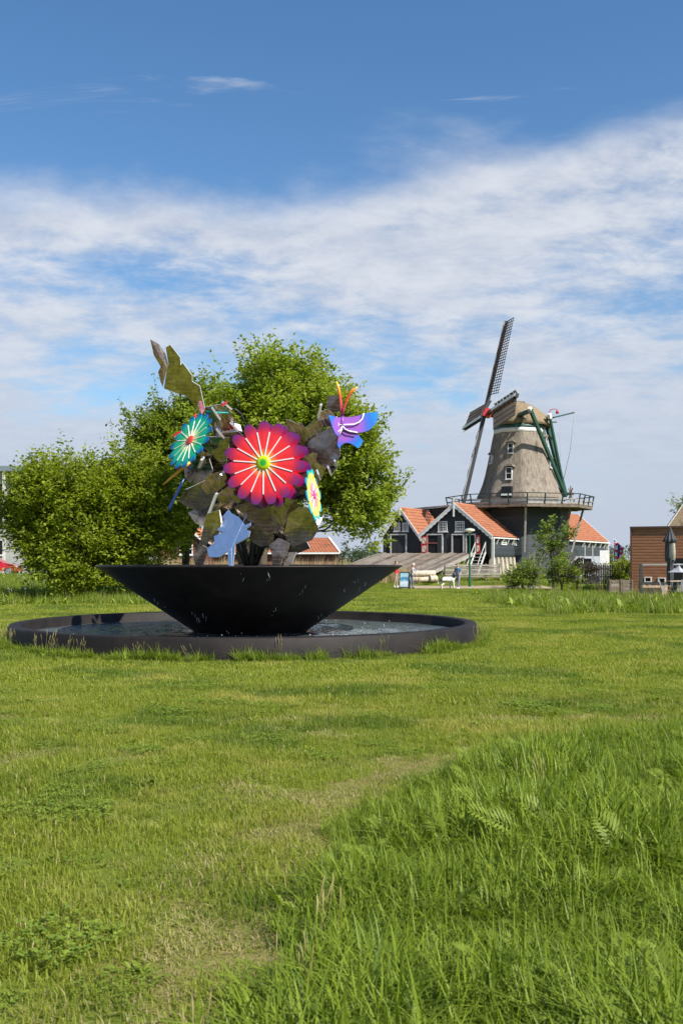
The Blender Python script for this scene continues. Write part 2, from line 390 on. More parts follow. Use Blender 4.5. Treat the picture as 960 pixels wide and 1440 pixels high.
M_lawn = leafmat('lawn_blades', (0.185, 0.235, 0.022), (0.30, 0.335, 0.042), (0.25, 0.29, 0.033), 0.42,
                 patch=[((0.42, 0.38, 0.10), 0.5, 0.50, 0.68, 0.70), ((0.095, 0.165, 0.016), 0.33, 0.47, 0.60, 0.75), ((0.42, 0.39, 0.11), 2.3, 0.58, 0.72, 0.45)])
M_meadow = leafmat('meadow_blades', (0.070, 0.125, 0.009), (0.245, 0.315, 0.028), (0.165, 0.228, 0.018), 0.31)
M_fern = leafmat('feathery_leaves', (0.15, 0.215, 0.022), (0.26, 0.325, 0.045), (0.20, 0.265, 0.032), 0.36)
M_clover = leafmat('clover_leaves', (0.14, 0.215, 0.022), (0.23, 0.30, 0.04), (0.18, 0.25, 0.03), 0.35)
M_straw = leafmat('straw_blades', (0.36, 0.31, 0.13), (0.46, 0.40, 0.19), (0.30, 0.26, 0.11), 0.3)
M_reed = leafmat('reed_stalks', (0.40, 0.31, 0.17), (0.56, 0.46, 0.28), (0.28, 0.21, 0.11), 0.25)
M_flowerwhite = pmat('white_umbels', (0.72, 0.72, 0.66), rough=0.8)
M_brickstreet = brickmat('brick_street', (0.20, 0.115, 0.085), (0.26, 0.155, 0.115), (0.16, 0.13, 0.10), -1.5)
M_brickwall = brickmat('brick_wall', (0.20, 0.085, 0.055), (0.28, 0.125, 0.085), (0.30, 0.27, 0.23))

# ------------------------------------------------------------------ ground
def make_ground():
    xs = np.concatenate([[-3000, -1200, -500, -200, -110], np.arange(-70, 71, 1.0), [110, 200, 500, 1200, 3000]])
    ys = np.concatenate([[-2000, -600, -200, -80], np.arange(-40, 130, 1.0), [160, 240, 400, 800, 1600, 4000]])
    X, Y = np.meshgrid(xs, ys); Z = terrain(X, Y)
    V = np.stack([X, Y, Z], -1).reshape(-1, 3); nx, ny = len(xs), len(ys)
    i = np.arange(nx - 1)[None, :] + np.arange(ny - 1)[:, None] * nx; i = i.ravel()
    Q = np.stack([i, i + 1, i + nx + 1, i + nx], -1)
    tag(link('ground', fast_mesh('ground', V, Q, M_ground, True)), kind='structure')
make_ground()

def sheet(name, edge_a, edge_b, mat, lift=0.012):
    n = len(edge_a); V = []
    for a, b in zip(edge_a, edge_b):
        for k in range(5):
            t = k / 4; x = a[0] * (1 - t) + b[0] * t; y = a[1] * (1 - t) + b[1] * t
            V.append((x, y, float(terrain(np.float64(x), np.float64(y))) + lift))
    Q = [(i * 5 + k, (i + 1) * 5 + k, (i + 1) * 5 + k + 1, i * 5 + k + 1) for i in range(n - 1) for k in range(4)]
    return tag(link(name, fast_mesh(name, V, Q, mat, True)), kind='structure')
sheet('path', [(x, 66.6 + 0.3 * math.sin(x * 0.4)) for x in np.arange(3.6, 14.6, .5)], [(x, 72.2 + 0.4 * math.sin(x * 0.5 + 1)) for x in np.arange(3.6, 14.6, .5)], M_path, 0.03)
sheet('brick_street', [(x, -14) for x in range(-40, 41, 4)], [(x, -5.5) for x in range(-40, 41, 4)], M_brickstreet, 0.02)

M_worn = pmat('worn_soil', (0.20, 0.165, 0.06), (0.15, 0.165, 0.035), 9.0, 0.95, bump=0.03, bscale=30, c3=(0.25, 0.195, 0.085), spec=0.1)
def worn_strip():
    ys = np.linspace(4.0, 12.2, 60); xb = np.interp(ys, [4.1, 5.24, 6.5, 7.4, 8.0, 8.9, 10.0, 10.6, 11.1], [-.34, -.20, -.03, .12, .45, .95, 1.65, 2.4, 3.4])
    e = lambda k: np.array([0.16 * math.sin(y * 5.1 + k) + .10 * math.sin(y * 12.3 + 2 * k) for y in ys])
    sheet('worn_ground', list(zip(xb - .72 + e(1), ys + .25)), list(zip(xb + .12 + .5 * e(2.5), ys)), M_worn, .004)
worn_strip()

# ------------------------------------------------------------------ grass: blades, leaves and scattering
MB_Y = [-2, 0, 3.2, 4.1, 5.24, 6.5, 7.4, 8.0, 8.9, 10.0, 10.6, 11.1, 11.8]
MB_X = [-1.2, -0.9, -0.55, -0.34, -0.20, -0.03, 0.12, 0.45, 0.95, 1.65, 2.7, 3.8, 9.0]
def meadow_dist(x, y):
    """rough signed distance to the edge of the uncut meadow, positive inside"""
    return np.where(y > 11.8, -(y - 11.8) - 0.3 + 0 * x, (x - np.interp(y, MB_Y, MB_X)) * 0.75)

def blade_mesh(name, n, half, h0, h1, wd, mats, segs=3, bend=0.5, straw=0.0, spread=None, seed=0):
    r = np.random.default_rng(seed)
    bx = r.uniform(-half, half, n); by = r.uniform(-half, half, n)
    if spread:
        a = r.uniform(0, 2 * np.pi, n); q = half * np.sqrt(r.uniform(0, 1, n)); bx, by = q * np.cos(a), q * np.sin(a)
    hgt = r.uniform(h0, h1, n) * (0.7 + 0.3 * r.uniform(0, 1, n)); az = r.uniform(0, 2 * np.pi, n)
    lean = r.normal(0, 0.22, n); cv = np.abs(r.normal(0.3, 0.35, n)) * bend * 2; ww = wd * r.uniform(0.6, 1.25, n)
    dx, dy = np.cos(az), np.sin(az); V = []; 
    for k in range(segs + 1):
        t = k / segs
        off = hgt * (lean * t + cv * t * t); z = hgt * t * (1 - 0.30 * np.clip(cv, 0, 1.6) * t * t)
        tw = ww * (1 - t) ** 0.65 if k < segs else ww * 0.05
        cx, cy = bx + dx * off, by + dy * off
        V.append(np.stack([cx - dy * tw / 2, cy + dx * tw / 2, z], -1)); V.append(np.stack([cx + dy * tw / 2, cy - dx * tw / 2, z], -1))
    V = np.stack(V, 1); k2 = 2 * (segs + 1); V = V.reshape(-1, 3); b = np.arange(n)[:, None] * k2
    Q = np.concatenate([b + np.array([[2 * k, 2 * k + 1, 2 * k + 3, 2 * k + 2]]) for k in range(segs)], 1).reshape(-1, 4)
    mi = np.repeat((r.uniform(0, 1, n) < straw).astype(int), segs)
    return fast_mesh(name, V, Q, mats, True, mi)

def fern_mesh(name, n, length, mats, seed=0, pairs=11):
    """a clump of feathery, pinnate leaves"""
    r = np.random.default_rng(seed); V = []; Fc = []
    for i in range(n):
        az = r.uniform(0, 2 * np.pi); el = r.uniform(0.95, 1.45); L = length * r.uniform(0.6, 1.1)
        p = np.array([r.normal(0, .02), r.normal(0, .02), 0.0]); d = np.array([math.cos(az) * math.cos(el), math.sin(az) * math.cos(el), math.sin(el)])
        side = np.array([-math.sin(az), math.cos(az), 0]) + r.normal(0, .25, 3); side /= np.linalg.norm(side)
        step = L / (pairs + 4)
        for k in range(pairs + 4):
            q = p + d * step
            b = len(V); V += [p - side * .002, p + side * .002, q + side * .0015, q - side * .0015]; Fc.append((b, b + 1, b + 2, b + 3))
            if k >= 4:
                t = (k - 4) / pairs; ll = L * 0.27 * (math.sin(math.pi * (0.18 + 0.78 * t))) + .005
                for s in (-1, 1):
                    o = side * s * 0.86 + d * 0.5 + np.array([0, 0, 0.12]); tip = q + o * ll; m = q + o * ll * .5
                    b = len(V); wv = d * ll * 0.13; V += [q, m + wv, tip, m - wv * 1.1]; Fc.append((b, b + 1, b + 2, b + 3))
            p = q; d = d + np.array([math.cos(az) * .07, math.sin(az) * .07, -.055]); d /= np.linalg.norm(d)
    return fast_mesh(name, np.array(V), np.array(Fc), mats, False)

def broad_mesh(name, n, length, mats, seed=0):
    """a rosette of broad weeds (dock, clover-like leaves)"""
    r = np.random.default_rng(seed); V = []; Fc = []
    for i in range(n):
        az = r.uniform(0, 6.28); L = length * r.uniform(.5, 1.1); el = r.uniform(.15, 1.0)
        d = np.array([math.cos(az) * math.cos(el), math.sin(az) * math.cos(el), math.sin(el)]); sd_ = np.array([-math.sin(az), math.cos(az), 0])
        p0 = np.array([r.normal(0, length * .3), r.normal(0, length * .3), 0.0]); up = np.array([0, 0, .1])
        b = len(V); W = L * r.uniform(.14, .24)
        V += [p0, p0 + d * L * .35 + sd_ * W + up * L, p0 + d * L * .75 + sd_ * W * .7 + up * L, p0 + d * L - up * L * .5, p0 + d * L * .75 - sd_ * W * .7 + up * L, p0 + d * L * .35 - sd_ * W + up * L, p0 + d * L * .5]
        Fc += [(b, b + 1, b + 2, b + 6), (b + 6, b + 2, b + 3, b + 3 + 1), (b, b + 6, b + 4, b + 5)]
    return fast_mesh(name, np.array(V), np.array(Fc), mats, False)

def clover_mesh(name, n, half, mats, seed=0):
    """low clover: small leaflets lying nearly flat"""
    r = np.random.default_rng(seed); P = np.stack([r.uniform(-half, half, n), r.uniform(-half, half, n), r.uniform(.02, .06, n)], -1); V = []; Fc = []
    for p in P:
        a0 = r.uniform(0, 6.28); L = r.uniform(.009, .017)
        for k in range(3):
            a = a0 + k * 2.09; d = np.array([math.cos(a), math.sin(a), r.uniform(-.1, .5)]); q = np.array([-math.sin(a), math.cos(a), r.uniform(-.3, .3)]); b = len(V)
            V += [p, p + d * L * .6 + q * L * .55, p + d * L * 1.15, p + d * L * .6 - q * L * .55]; Fc.append((b, b + 1, b + 2, b + 3))
    return fast_mesh(name, np.array(V), np.array(Fc), mats, False)

def umbel_mesh(name, n, hgt, seed=0):
    r = np.random.default_rng(seed); mb = MB()
    for i in range(n):
        x, y = r.normal(0, .12, 2); h = hgt * r.uniform(.7, 1.1); tx, ty = x + r.normal(0, .06), y + r.normal(0, .06)
        mb.tube([(x, y, 0), (tx, ty, h)], [.004, .002], 3, 0, False)
        for k in range(9):
            a = r.uniform(0, 6.28); q = r.uniform(0, .05); c = Vector((tx + q * math.cos(a), ty + q * math.sin(a), h + r.uniform(-.01, .02))); s = .016
            mb.add([c + Vector((-s, -s, 0)), c + Vector((s, -s, .006)), c + Vector((s, s, 0)), c + Vector((-s, s, .006))], [(0, 1, 2, 3)], 1)
    return mb.mesh(name, [M_meadow, M_flowerwhite])

def seed_mesh(name, n, hgt, seed=0):
    r = np.random.default_rng(seed); mb = MB()
    for i in range(n):
        x, y = r.normal(0, .05, 2); h = hgt * r.uniform(.7, 1.1); lx, ly = r.normal(0, .1 * hgt, 2)
        p = [Vector((x + lx * t * t, y + ly * t * t, h * t)) for t in (0, .35, .7, .8, .9, 1)]
        mb.tube(p, [.0022, .0018, .0015, .005, .006, .001], 3, 0, False)
    return mb.mesh(name, [M_straw])

def templates(cname, meshes):
    c = bpy.data.collections.new(cname)
    for i, me in enumerate(meshes):
        o = bpy.data.objects.new('%s_%02d' % (cname, i), me); c.objects.link(o)
    return c

def scatter(name, pts, rotz, scl, idx, coll, tilt=None):
    """points with attributes; a small geometry-node tree puts one tuft on each"""
    n = len(pts); me = bpy.data.meshes.new(name); me.vertices.add(n); me.vertices.foreach_set('co', np.asarray(pts, np.float32).ravel())
    a = me.attributes.new('rot', 'FLOAT_VECTOR', 'POINT'); rv = np.zeros((n, 3), np.float32); rv[:, 2] = rotz
    if tilt is not None: rv[:, :2] = tilt
    a.data.foreach_set('vector', rv.ravel())
    a = me.attributes.new('scl', 'FLOAT_VECTOR', 'POINT'); sv = np.asarray(scl, np.float32); sv = np.repeat(sv[:, None], 3, 1) if sv.ndim == 1 else sv; a.data.foreach_set('vector', sv.ravel())
    a = me.attributes.new('idx', 'INT', 'POINT'); a.data.foreach_set('value', np.asarray(idx, np.int32))
    o = link(name, me)
    ng = bpy.data.node_groups.new(name + '_nodes', 'GeometryNodeTree')
    ng.interface.new_socket('Geometry', in_out='INPUT', socket_type='NodeSocketGeometry'); ng.interface.new_socket('Geometry', in_out='OUTPUT', socket_type='NodeSocketGeometry')
    N = ng.nodes; L = ng.links
    gi = N.new('NodeGroupInput'); go = N.new('NodeGroupOutput'); ip = N.new('GeometryNodeInstanceOnPoints'); ci = N.new('GeometryNodeCollectionInfo')
    ci.inputs['Collection'].default_value = coll; ci.inputs['Separate Children'].default_value = True; ci.inputs['Reset Children'].default_value = True
    ip.inputs['Pick Instance'].default_value = True
    def na(nm, typ):
        q = N.new('GeometryNodeInputNamedAttribute'); q.data_type = typ; q.inputs['Name'].default_value = nm; return q.outputs['Attribute']
    e2r = N.new('FunctionNodeEulerToRotation'); L.new(na('rot', 'FLOAT_VECTOR'), e2r.inputs[0])
    L.new(gi.outputs[0], ip.inputs['Points']); L.new(ci.outputs[0], ip.inputs['Instance']); L.new(na('idx', 'INT'), ip.inputs['Instance Index'])
    L.new(e2r.outputs[0], ip.inputs['Rotation']); L.new(na('scl', 'FLOAT_VECTOR'), ip.inputs['Scale']); L.new(ip.outputs[0], go.inputs[0])
    md = o.modifiers.new('scatter', 'NODES'); md.node_group = ng
    tag(o, kind='stuff'); return o

def jitter_grid(x0, x1, y0, y1, s):
    X, Y = np.meshgrid(np.arange(x0, x1, s), np.arange(y0, y1, s)); n = X.size
    return X.ravel() + rng.uniform(-.5, .5, n) * s, Y.ravel() + rng.uniform(-.5, .5, n) * s
def vnoise(x, y, s, seed=0):
    """cheap smooth value noise in 0..1"""
    r = np.random.default_rng(seed); T = r.uniform(0, 1, (64, 64)); x, y = x / s, y / s
    i, j = np.floor(x).astype(int), np.floor(y).astype(int); fx, fy = x - i, y - j; fx = fx * fx * (3 - 2 * fx); fy = fy * fy * (3 - 2 * fy)
    g = lambda a, b: T[a % 64, b % 64]
    return g(i, j) * (1 - fx) * (1 - fy) + g(i + 1, j) * fx * (1 - fy) + g(i, j + 1) * (1 - fx) * fy + g(i + 1, j + 1) * fx * fy
def lift(x, y): return np.stack([x, y, terrain(x, y)], -1)

FX, FY, FR = -2.21, 24.16, 5.33           # fountain centre and radius of its basin

def tall_left(x, y): return (x < -6.3 + 1.2 * (vnoise(x, y, 3, 5) - .5)) & (y > 41.5 + 2 * vnoise(x, y, 4, 6))
def tall_right(x, y): return (x > 6.0 + 0.09 * np.abs(y - 46) * 1.5 + 1.5 * (vnoise(x, y, 2.5, 8) - .5)) & (y > 34 + 2 * vnoise(x, y, 3, 9)) & (y < 60)

def grass():
    BM = [M_lawn, M_straw]
    near = templates('lawn_tuft', [blade_mesh('lawn_tuft', 260, .17, .035, .085, .0068, BM, 2, .9, .035, seed=i) for i in range(4)] + [broad_mesh('lawn_weed', 16, .085, [M_meadow], seed=3)]
                     + [blade_mesh('lawn_dry', 230, .18, .02, .06, .0065, BM, 2, 1.6, .50, seed=9)] + [clover_mesh('lawn_clover', 190, .18, [M_clover], 4)])
    mid = templates('lawn_mid', [blade_mesh('lawn_mid', 300, .36, .05, .09, .014, BM, 2, .9, .03, seed=20 + i) for i in range(4)])
    far = templates('lawn_far', [blade_mesh('lawn_far', 260, .75, .06, .11, .028, BM, 1, .8, .03, seed=40 + i) for i in range(3)])
    inview = lambda x, y, m: np.abs(x) < 0.345 * y + m
    def clear(x, y): return (np.hypot(x - FX, y - FY) > FR + .02) & ~tall_left(x, y) & ~tall_right(x, y)
    # near lawn
    x, y = jitter_grid(-7, 7, 2.6, 15, .19); md = meadow_dist(x, y)
    k = inview(x, y, 1.2) & clear(x, y) & (md < .15)
    dry = np.exp(-((md + .34) / .30) ** 2) * (vnoise(x, y, .5, 2) > .30) + (vnoise(x, y, .8, 4) > .80) * .5
    k &= rng.uniform(0, 1, len(x)) > dry * .22
    x, y, dry = x[k], y[k], dry[k]; n = len(x)
    idx = rng.integers(0, 4, n); idx[rng.uniform(0, 1, n) < .05] = 4; idx[rng.uniform(0, 1, n) < dry * 1.0] = 5
    cv = (vnoise(x, y, .7, 71) > .45) & (rng.uniform(0, 1, n) < .06) & (dry < .3); idx[cv] = 6
    sc = rng.uniform(.7, 1.25, n) * (0.62 + .8 * vnoise(x, y, .7, 12))
    scatter('lawn_grass', lift(x, y), rng.uniform(0, 6.28, n), sc, idx, near)
    # middle lawn
    x, y = jitter_grid(-14, 14, 13.5, 37, .40); k = inview(x, y, 2) & clear(x, y) & (meadow_dist(x, y) < 0); x, y = x[k], y[k]; n = len(x)
    scatter('lawn_grass_middle', lift(x, y), rng.uniform(0, 6.28, n), rng.uniform(.7, 1.15, n) * (0.75 + .5 * vnoise(x, y, 1.6, 12)), rng.integers(0, 4, n), mid)
    # far lawn
    x, y = jitter_grid(-26, 32, 35.5, 79, .85); k = inview(x, y, 4) & clear(x, y) & ~((y > 66.4) & (y < 72.6) & (x > 3.4) & (x < 14.3)); x, y = x[k], y[k]; n = len(x)
    scatter('lawn_grass_far', lift(x, y), rng.uniform(0, 6.28, n), rng.uniform(.7, 1.15, n), rng.integers(0, 3, n), far)
    # uncut meadow in the foreground
    MM = [M_meadow, M_straw]
    tall = templates('meadow_tuft', [blade_mesh('meadow_tuft', 36, .12, .14, .40, .0145, MM, 5, .85, .012, True, seed=60 + i) for i in range(5)]
                     + [fern_mesh('feathery_clump', 8, .29, [M_fern], seed=70 + i, pairs=10) for i in range(4)] + [broad_mesh('meadow_weed', 12, .2, [M_meadow], seed=8), seed_mesh('seed_heads', 7, .46, 3)])
    x, y = jitter_grid(-2, 8, 2.2, 12.2, .088); md = meadow_dist(x, y); k = inview(x, y, 1.2) & (md > rng.uniform(-.12, .12, len(x)))
    x, y, md = x[k], y[k], md[k]; n = len(x); idx = rng.integers(0, 5, n)
    fern = (vnoise(x, y, .8, 31) > .42) & (rng.uniform(0, 1, n) < .22); idx[fern] = rng.integers(5, 9, fern.sum())
    idx[rng.uniform(0, 1, n) < .05] = 9
    sd_ = (rng.uniform(0, 1, n) < .0015 + .008 * (md < .2)); idx[sd_] = 10
    sc = rng.uniform(.65, 1.12, n) * np.clip(.85 + md * .8, .75, 1.08) * (0.55 + .78 * vnoise(x, y, .6, 33)); sc[sd_] = rng.uniform(.7, 1.05, sd_.sum())
    scatter('meadow_grass', lift(x, y), rng.uniform(0, 6.28, n), sc, idx, tall, rng.normal(0, .10, (n, 2)))
    # tall weeds further off and round the foot of the basin
    wild = templates('wild_tuft', [blade_mesh('wild_tuft', 60, .35, .25, .62, .02, MM, 3, .6, .08, True, seed=80 + i) for i in range(3)]
                     + [broad_mesh('wild_weed', 26, .42, [M_fern], seed=18), umbel_mesh('umbels', 6, .75, 5), seed_mesh('wild_seed', 10, .8, 6)])
    x, y = jitter_grid(-36, 36, 35, 84, .55)
    left = tall_left(x, y) & (y < 82); right = tall_right(x, y)
    bank = ((y > 72.5) & (y < 80) & (x > 2)) | ((y > 60) & (y < 73) & (x > 14.5))
    k = inview(x, y, 3) & (left | right | (bank & (vnoise(x, y, 1.6, 3) > .35))); x, y, left, right = x[k], y[k], left[k], right[k]; n = len(x); idx = rng.integers(0, 3, n)
    rr = rng.uniform(0, 1, n); idx[rr < .22] = 3; idx[left & (rr > .82) & (vnoise(x, y, 5, 2) > .4)] = 4; idx[right & (rr > .93)] = 5
    scatter('wild_grass', lift(x, y), rng.uniform(0, 6.28, n), rng.uniform(.6, 1.1, n) * (0.65 + .6 * vnoise(x, y, 2.5, 41)) * np.where(right, np.where(y < 47, 1.25, .62), 1.0), idx, wild, rng.normal(0, .08, (n, 2)))
    a = rng.uniform(0, 2 * np.pi, 1500); q = FR + .03 + np.abs(rng.normal(0, .13, 1500)); x, y = FX + q * np.cos(a), FY + q * np.sin(a)
    k = (vnoise(x * 1.0, y, .7, 51) > .35) | (x < FX - 1.5); x, y = x[k], y[k]; n = len(x)
    idx = rng.integers(0, 5, n); idx[rng.uniform(0, 1, n) < .025] = 10; idx[rng.uniform(0, 1, n) < .08] = 9
    sc = rng.uniform(.40, .95, n) * (0.35 + 1.0 * vnoise(x, y, .9, 52)); sc = np.where(x < FX - 1.0, sc * 1.25, sc); sc[idx == 10] = rng.uniform(.7, 1.1, (idx == 10).sum())
    scatter('basin_edge_grass', lift(x, y), rng.uniform(0, 6.28, n), sc, idx, tall, rng.normal(0, .12, (n, 2)))
    # reeds along the ditch
    rd = templates('reed_tuft', [blade_mesh('reed_tuft', 34, .3, 1.1, 1.75, .03, [M_reed, M_reed], 3, .16, 0, True, seed=90 + i) for i in range(3)])
    x, y = jitter_grid(-13.5, 5.5, 73.5, 79, .55); n = len(x)
    hs = np.where(x < -2, 1.15, np.clip(1.15 - (x + 2) * .05, .7, 1.2)) * (0.75 + .5 * vnoise(x, y, 1.4, 61))
    scatter('reed_bed', lift(x, y), rng.uniform(0, 6.28, n), rng.uniform(.75, 1.1, n) * hs, rng.integers(0, 3, n), rd, rng.normal(0, .05, (n, 2)))
grass()

# ------------------------------------------------------------------ fountain
def fountain():
    mb = MB(); o = FR; prof = [(o, -.1), (o, .40), (o - .03, .43), (o - .25, .43), (o - .28, .40), (o - .28, .06), (0.02, .06)]
    mb.lathe(prof, (0, 0, 0), 128)
    b = mb.build('fountain_basin', M_black); b.location = (FX, FY, 0)
    tag(b, 'low black round basin wall standing on the lawn under the bowl', 'basin')
    n = 96; V = [(FX, FY, .20)]; rr = np.linspace(.2, o - .285, 40)
    for r_ in rr:
        for k in range(n):
            a = 2 * math.pi * k / n; x, y = r_ * math.cos(a), r_ * math.sin(a)
            V.append((FX + x, FY + y, .20 + .012 * math.sin(r_ * 9 + 2 * math.sin(a * 5)) + .008 * math.sin(x * 7 + y * 5)))
    mb = MB(); mb.add(V, [(0, 1 + k, 1 + (k + 1) % n) for k in range(n)] + [(1 + i * n + k, 1 + (i + 1) * n + k, 1 + (i + 1) * n + (k + 1) % n, 1 + i * n + (k + 1) % n) for i in range(len(rr) - 1) for k in range(n)], 0, True)
    tag(mb.build('basin_water', M_water), kind='structure')
    mb = MB(); mb.lathe([(1.20, .05), (1.28, .18), (3.50, 1.685), (3.54, 1.70), (3.54, 1.73), (3.53, 1.74), (3.45, 1.74), (3.43, 1.72), (3.2, 1.60), (.02, 1.30)], (0, 0, 0), 128)
    bo = mb.build('fountain_bowl', M_bowl); bo.location = (FX + .08, FY, 0)
    tag(bo, 'wide black cone-shaped fountain bowl rising out of the basin water', 'bowl')
    mb = MB(); mb.lathe([(.02, 1.705), (3.40, 1.705)], (FX + .08, FY, 0), 96); tag(mb.build('bowl_water', M_bwater), kind='structure')
    # water running down the cone and falling into the basin
    r = random.Random(3); mb = MB()
    def drop(p, l, w_): mb.tube([p, p + Vector((r.uniform(-.3, .3) * l, r.uniform(-.2, .2) * l, -l))], [w_ * .6, w_], 4)
    for c in range(16):
        a = r.uniform(-math.pi * 1.02, 0.02); t0 = r.uniform(0, .8)
        for k in range(r.randint(1, 5)):
            t = min(1, t0 + k * r.uniform(.02, .07)); rad = 3.48 * (1 - t) + 1.30 * t + .03; z = 1.66 * (1 - t) + .20 * t
            drop(Vector((FX + .08 + rad * math.cos(a + r.uniform(-.01, .01)), FY + rad * math.sin(a), z)), r.uniform(.02, .11), r.uniform(.003, .007))
    for k in range(160):
        a = r.uniform(0, 6.28); rad = r.choice((r.uniform(1.4, 2.6), r.uniform(2.6, 4.6)))
        drop(Vector((FX + rad * math.cos(a), FY + rad * math.sin(a), .21 + abs(r.gauss(0, .05)))), r.uniform(.008, .03), r.uniform(.005, .012))
    tag(mb.build('water_drops', M_drop), kind='stuff')
fountain()

# ------------------------------------------------------------------ flower sculpture
SX, SY = FX + .08, FY
def on_plane(pts, Y, n, c=None):
    """outline pixels carried onto a tilted plane through a point at distance Y"""
    n = Vector(n).normalized(); cx = sum(p[0] for p in pts) / len(pts); cy = sum(p[1] for p in pts) / len(pts)
    A = GP(*(c or (cx, cy)), Y); C = Vector((0, 0, H)); out = []
    for px, py in pts:
        d = Vector(((px - 480) / F, 1, -(py - YH) / F)); t = n.dot(A - C) / n.dot(d); out.append(C + d * t)
    return out, n

def sculpture():
    root = empty('flower_sculpture', (SX, SY, 1.70), 'tall bouquet sculpture of mirrored steel leaves with printed flowers on the bowl', 'sculpture')
    E = lambda *a: [(190 + a[i] / 2.526, 450 + a[i + 1] / 2.526) for i in range(0, len(a), 2)]
    def leaf(pts, Y, n, mat, th=.045, c=None, fold=None):
        P, nn = on_plane(pts, Y, n, c); mb = MB()
        cen = sum(P, Vector()) / len(P)
        loc = [p - cen for p in P]
        if fold is None: fold = .022 if len(pts) < 15 else 0
        if fold:
            # the sheet is folded: a raised crown in the middle, alternate corners bent back, engraved veins on the folds
            sz = max(p.length for p in loc); rr = random.Random(int(cen.x * 1000)); n_ = len(loc)
            front = [p - nn * fold * sz * rr.uniform(.0, 1.8) for i, p in enumerate(loc)]; mid_ = Vector((rr.uniform(-.12, .12) * sz, 0, rr.uniform(-.12, .12) * sz)) + nn * fold * sz * .9
            mb.add(front + [mid_], [(i, (i + 1) % n_, n_) for i in range(n_)], 0)
            back = [p - nn * th for p in front]; mb.add(front + back, [(i, i + n_, (i + 1) % n_ + n_, (i + 1) % n_) for i in range(n_)], 1); mb.add(back + [mid_ - nn * th], [((i + 1) % n_, i, n_) for i in range(n_)], 0)
            for i in range(0, n_, 2): mb.bar(mid_ + nn * .002, mid_.lerp(front[i], .93) + nn * .002, .013, .010, nn, 0)
        else: mb.prism(loc, -nn * th, 0, 1)
        o = mb.build('leaf', [mat, M_edge], root, False); o.location = cen - root.location
        return o
    S0, S1, S2 = M_steel
    c1 = lambda *a: [(190 + a[i] / 5.053, 460 + a[i + 1] / 5.053) for i in range(0, len(a), 2)]
    # tall leaf at the upper left, folded along its midrib
    leaf(c1(108, 85, 170, 122, 216, 188, 236, 262, 226, 300, 198, 425, 180, 380, 165, 320, 190, 290, 135, 200), FY - .1, (.22, -.95, -.10), S1, c=(190 + 228 / 5.053, 460 + 290 / 5.053))
    leaf(c1(218, 145, 250, 125, 320, 215, 325, 270, 340, 255, 405, 345, 405, 385, 460, 420, 475, 490, 500, 600, 478, 612, 455, 525, 430, 600, 415, 540, 360, 490, 205, 436, 226, 300, 238, 262), FY - .1, (-.12, -.93, -.34), S0, c=(190 + 228 / 5.053, 460 + 290 / 5.053))
    leaf(E(240, 312, 300, 300, 345, 330, 350, 385, 310, 412, 268, 372), FY + .25, (.1, -.95, -.28), S1)
    leaf(E(285, 365, 345, 345, 378, 385, 350, 432, 300, 425), FY + .45, (.6, -.7, .2), S2)
    leaf(E(222, 445, 262, 415, 335, 418, 330, 470, 318, 530, 270, 545, 235, 505), FY + .05, (-.10, -.95, -.30), S0)
    leaf(E(172, 525, 215, 500, 262, 492, 276, 535, 240, 582, 198, 582, 178, 560), FY - .25, (-.25, -.97, .03), S2)
    leaf(E(234, 592, 262, 548, 318, 535, 330, 575, 302, 612, 255, 618), FY - .40, (.12, -.98, -.12), S1)
    leaf(E(150, 642, 178, 604, 245, 573, 284, 612, 270, 660, 225, 682, 188, 668), FY - .15, (-.16, -.88, -.46), S0)
    leaf(E(188, 684, 222, 668, 262, 668, 250, 732, 214, 722), FY + .35, (-.2, -.95, .16), S1)
    leaf(E(288, 624, 335, 588, 386, 612, 372, 648, 306, 652), FY - .55, (.18, -.96, -.16), S1)
    leaf(E(300, 540, 345, 525, 384, 560, 370, 600, 310, 605), FY - .05, (.3, -.95, -.02), S2)
    leaf(E(268, 664, 300, 648, 352, 640, 338, 676, 292, 690), FY - .45, (-.2, -.93, -.30), S1)
    leaf(E(252, 690, 296, 676, 306, 722, 288, 776, 256, 812, 238, 876, 212, 876, 208, 836, 232, 782), FY - .70, (-.42, -.86, -.26), S0)
    leaf(E(206, 838, 240, 800, 262, 812, 238, 876, 214, 876), FY - .78, (-.1, -.99, -.04), S2)
    c4 = lambda *a: [(255 + a[i] / 7.385, 680 + a[i + 1] / 7.385) for i in range(0, len(a), 2)]
    blue = leaf(c4(490, 265, 525, 310, 600, 350, 665, 430, 720, 405, 715, 435, 660, 475, 715, 490, 700, 550, 640, 585, 560, 625, 535, 868, 495, 868, 480, 700, 400, 760, 290, 765, 265, 680, 345, 610, 340, 545, 440, 505, 370, 480, 395, 440, 330, 425, 335, 370, 430, 340),
                FY - 1.05, (-.14, -.90, .40), M_sky_steel, fold=0)
    vP, vn = on_plane(c4(505, 700, 690, 300), FY - 1.05, (-.14, -.84, .50), (255 + 500 / 7.385, 680 + 560 / 7.385))
    for a_, b_ in (((505, 700), (680, 320)), ((560, 585), (345, 400)), ((590, 520), (480, 300)), ((530, 650), (300, 690)), ((575, 560), (700, 530)), ((520, 680), (520, 850))):
        P, n_ = on_plane(c4(*a_, *b_), FY - 1.05, (-.14, -.90, .40), (255 + 515 / 7.385, 680 + 530 / 7.385)); mb = MB(); mb.bar(P[0] + n_ * .004, P[1] + n_ * .004, .012, .010, n_); mb.build('vein', M_sky_steel, root)
    leaf(E(352, 662, 420, 640, 476, 650, 488, 700, 492, 792, 448, 806, 416, 790, 398, 752, 412, 728, 372, 700), FY - .45, (.04, -.99, -.07), S2)
    leaf(E(468, 672, 520, 640, 548, 684, 566, 720, 560, 790, 520, 782, 480, 744), FY - .30, (.12, -.97, -.20), S1)
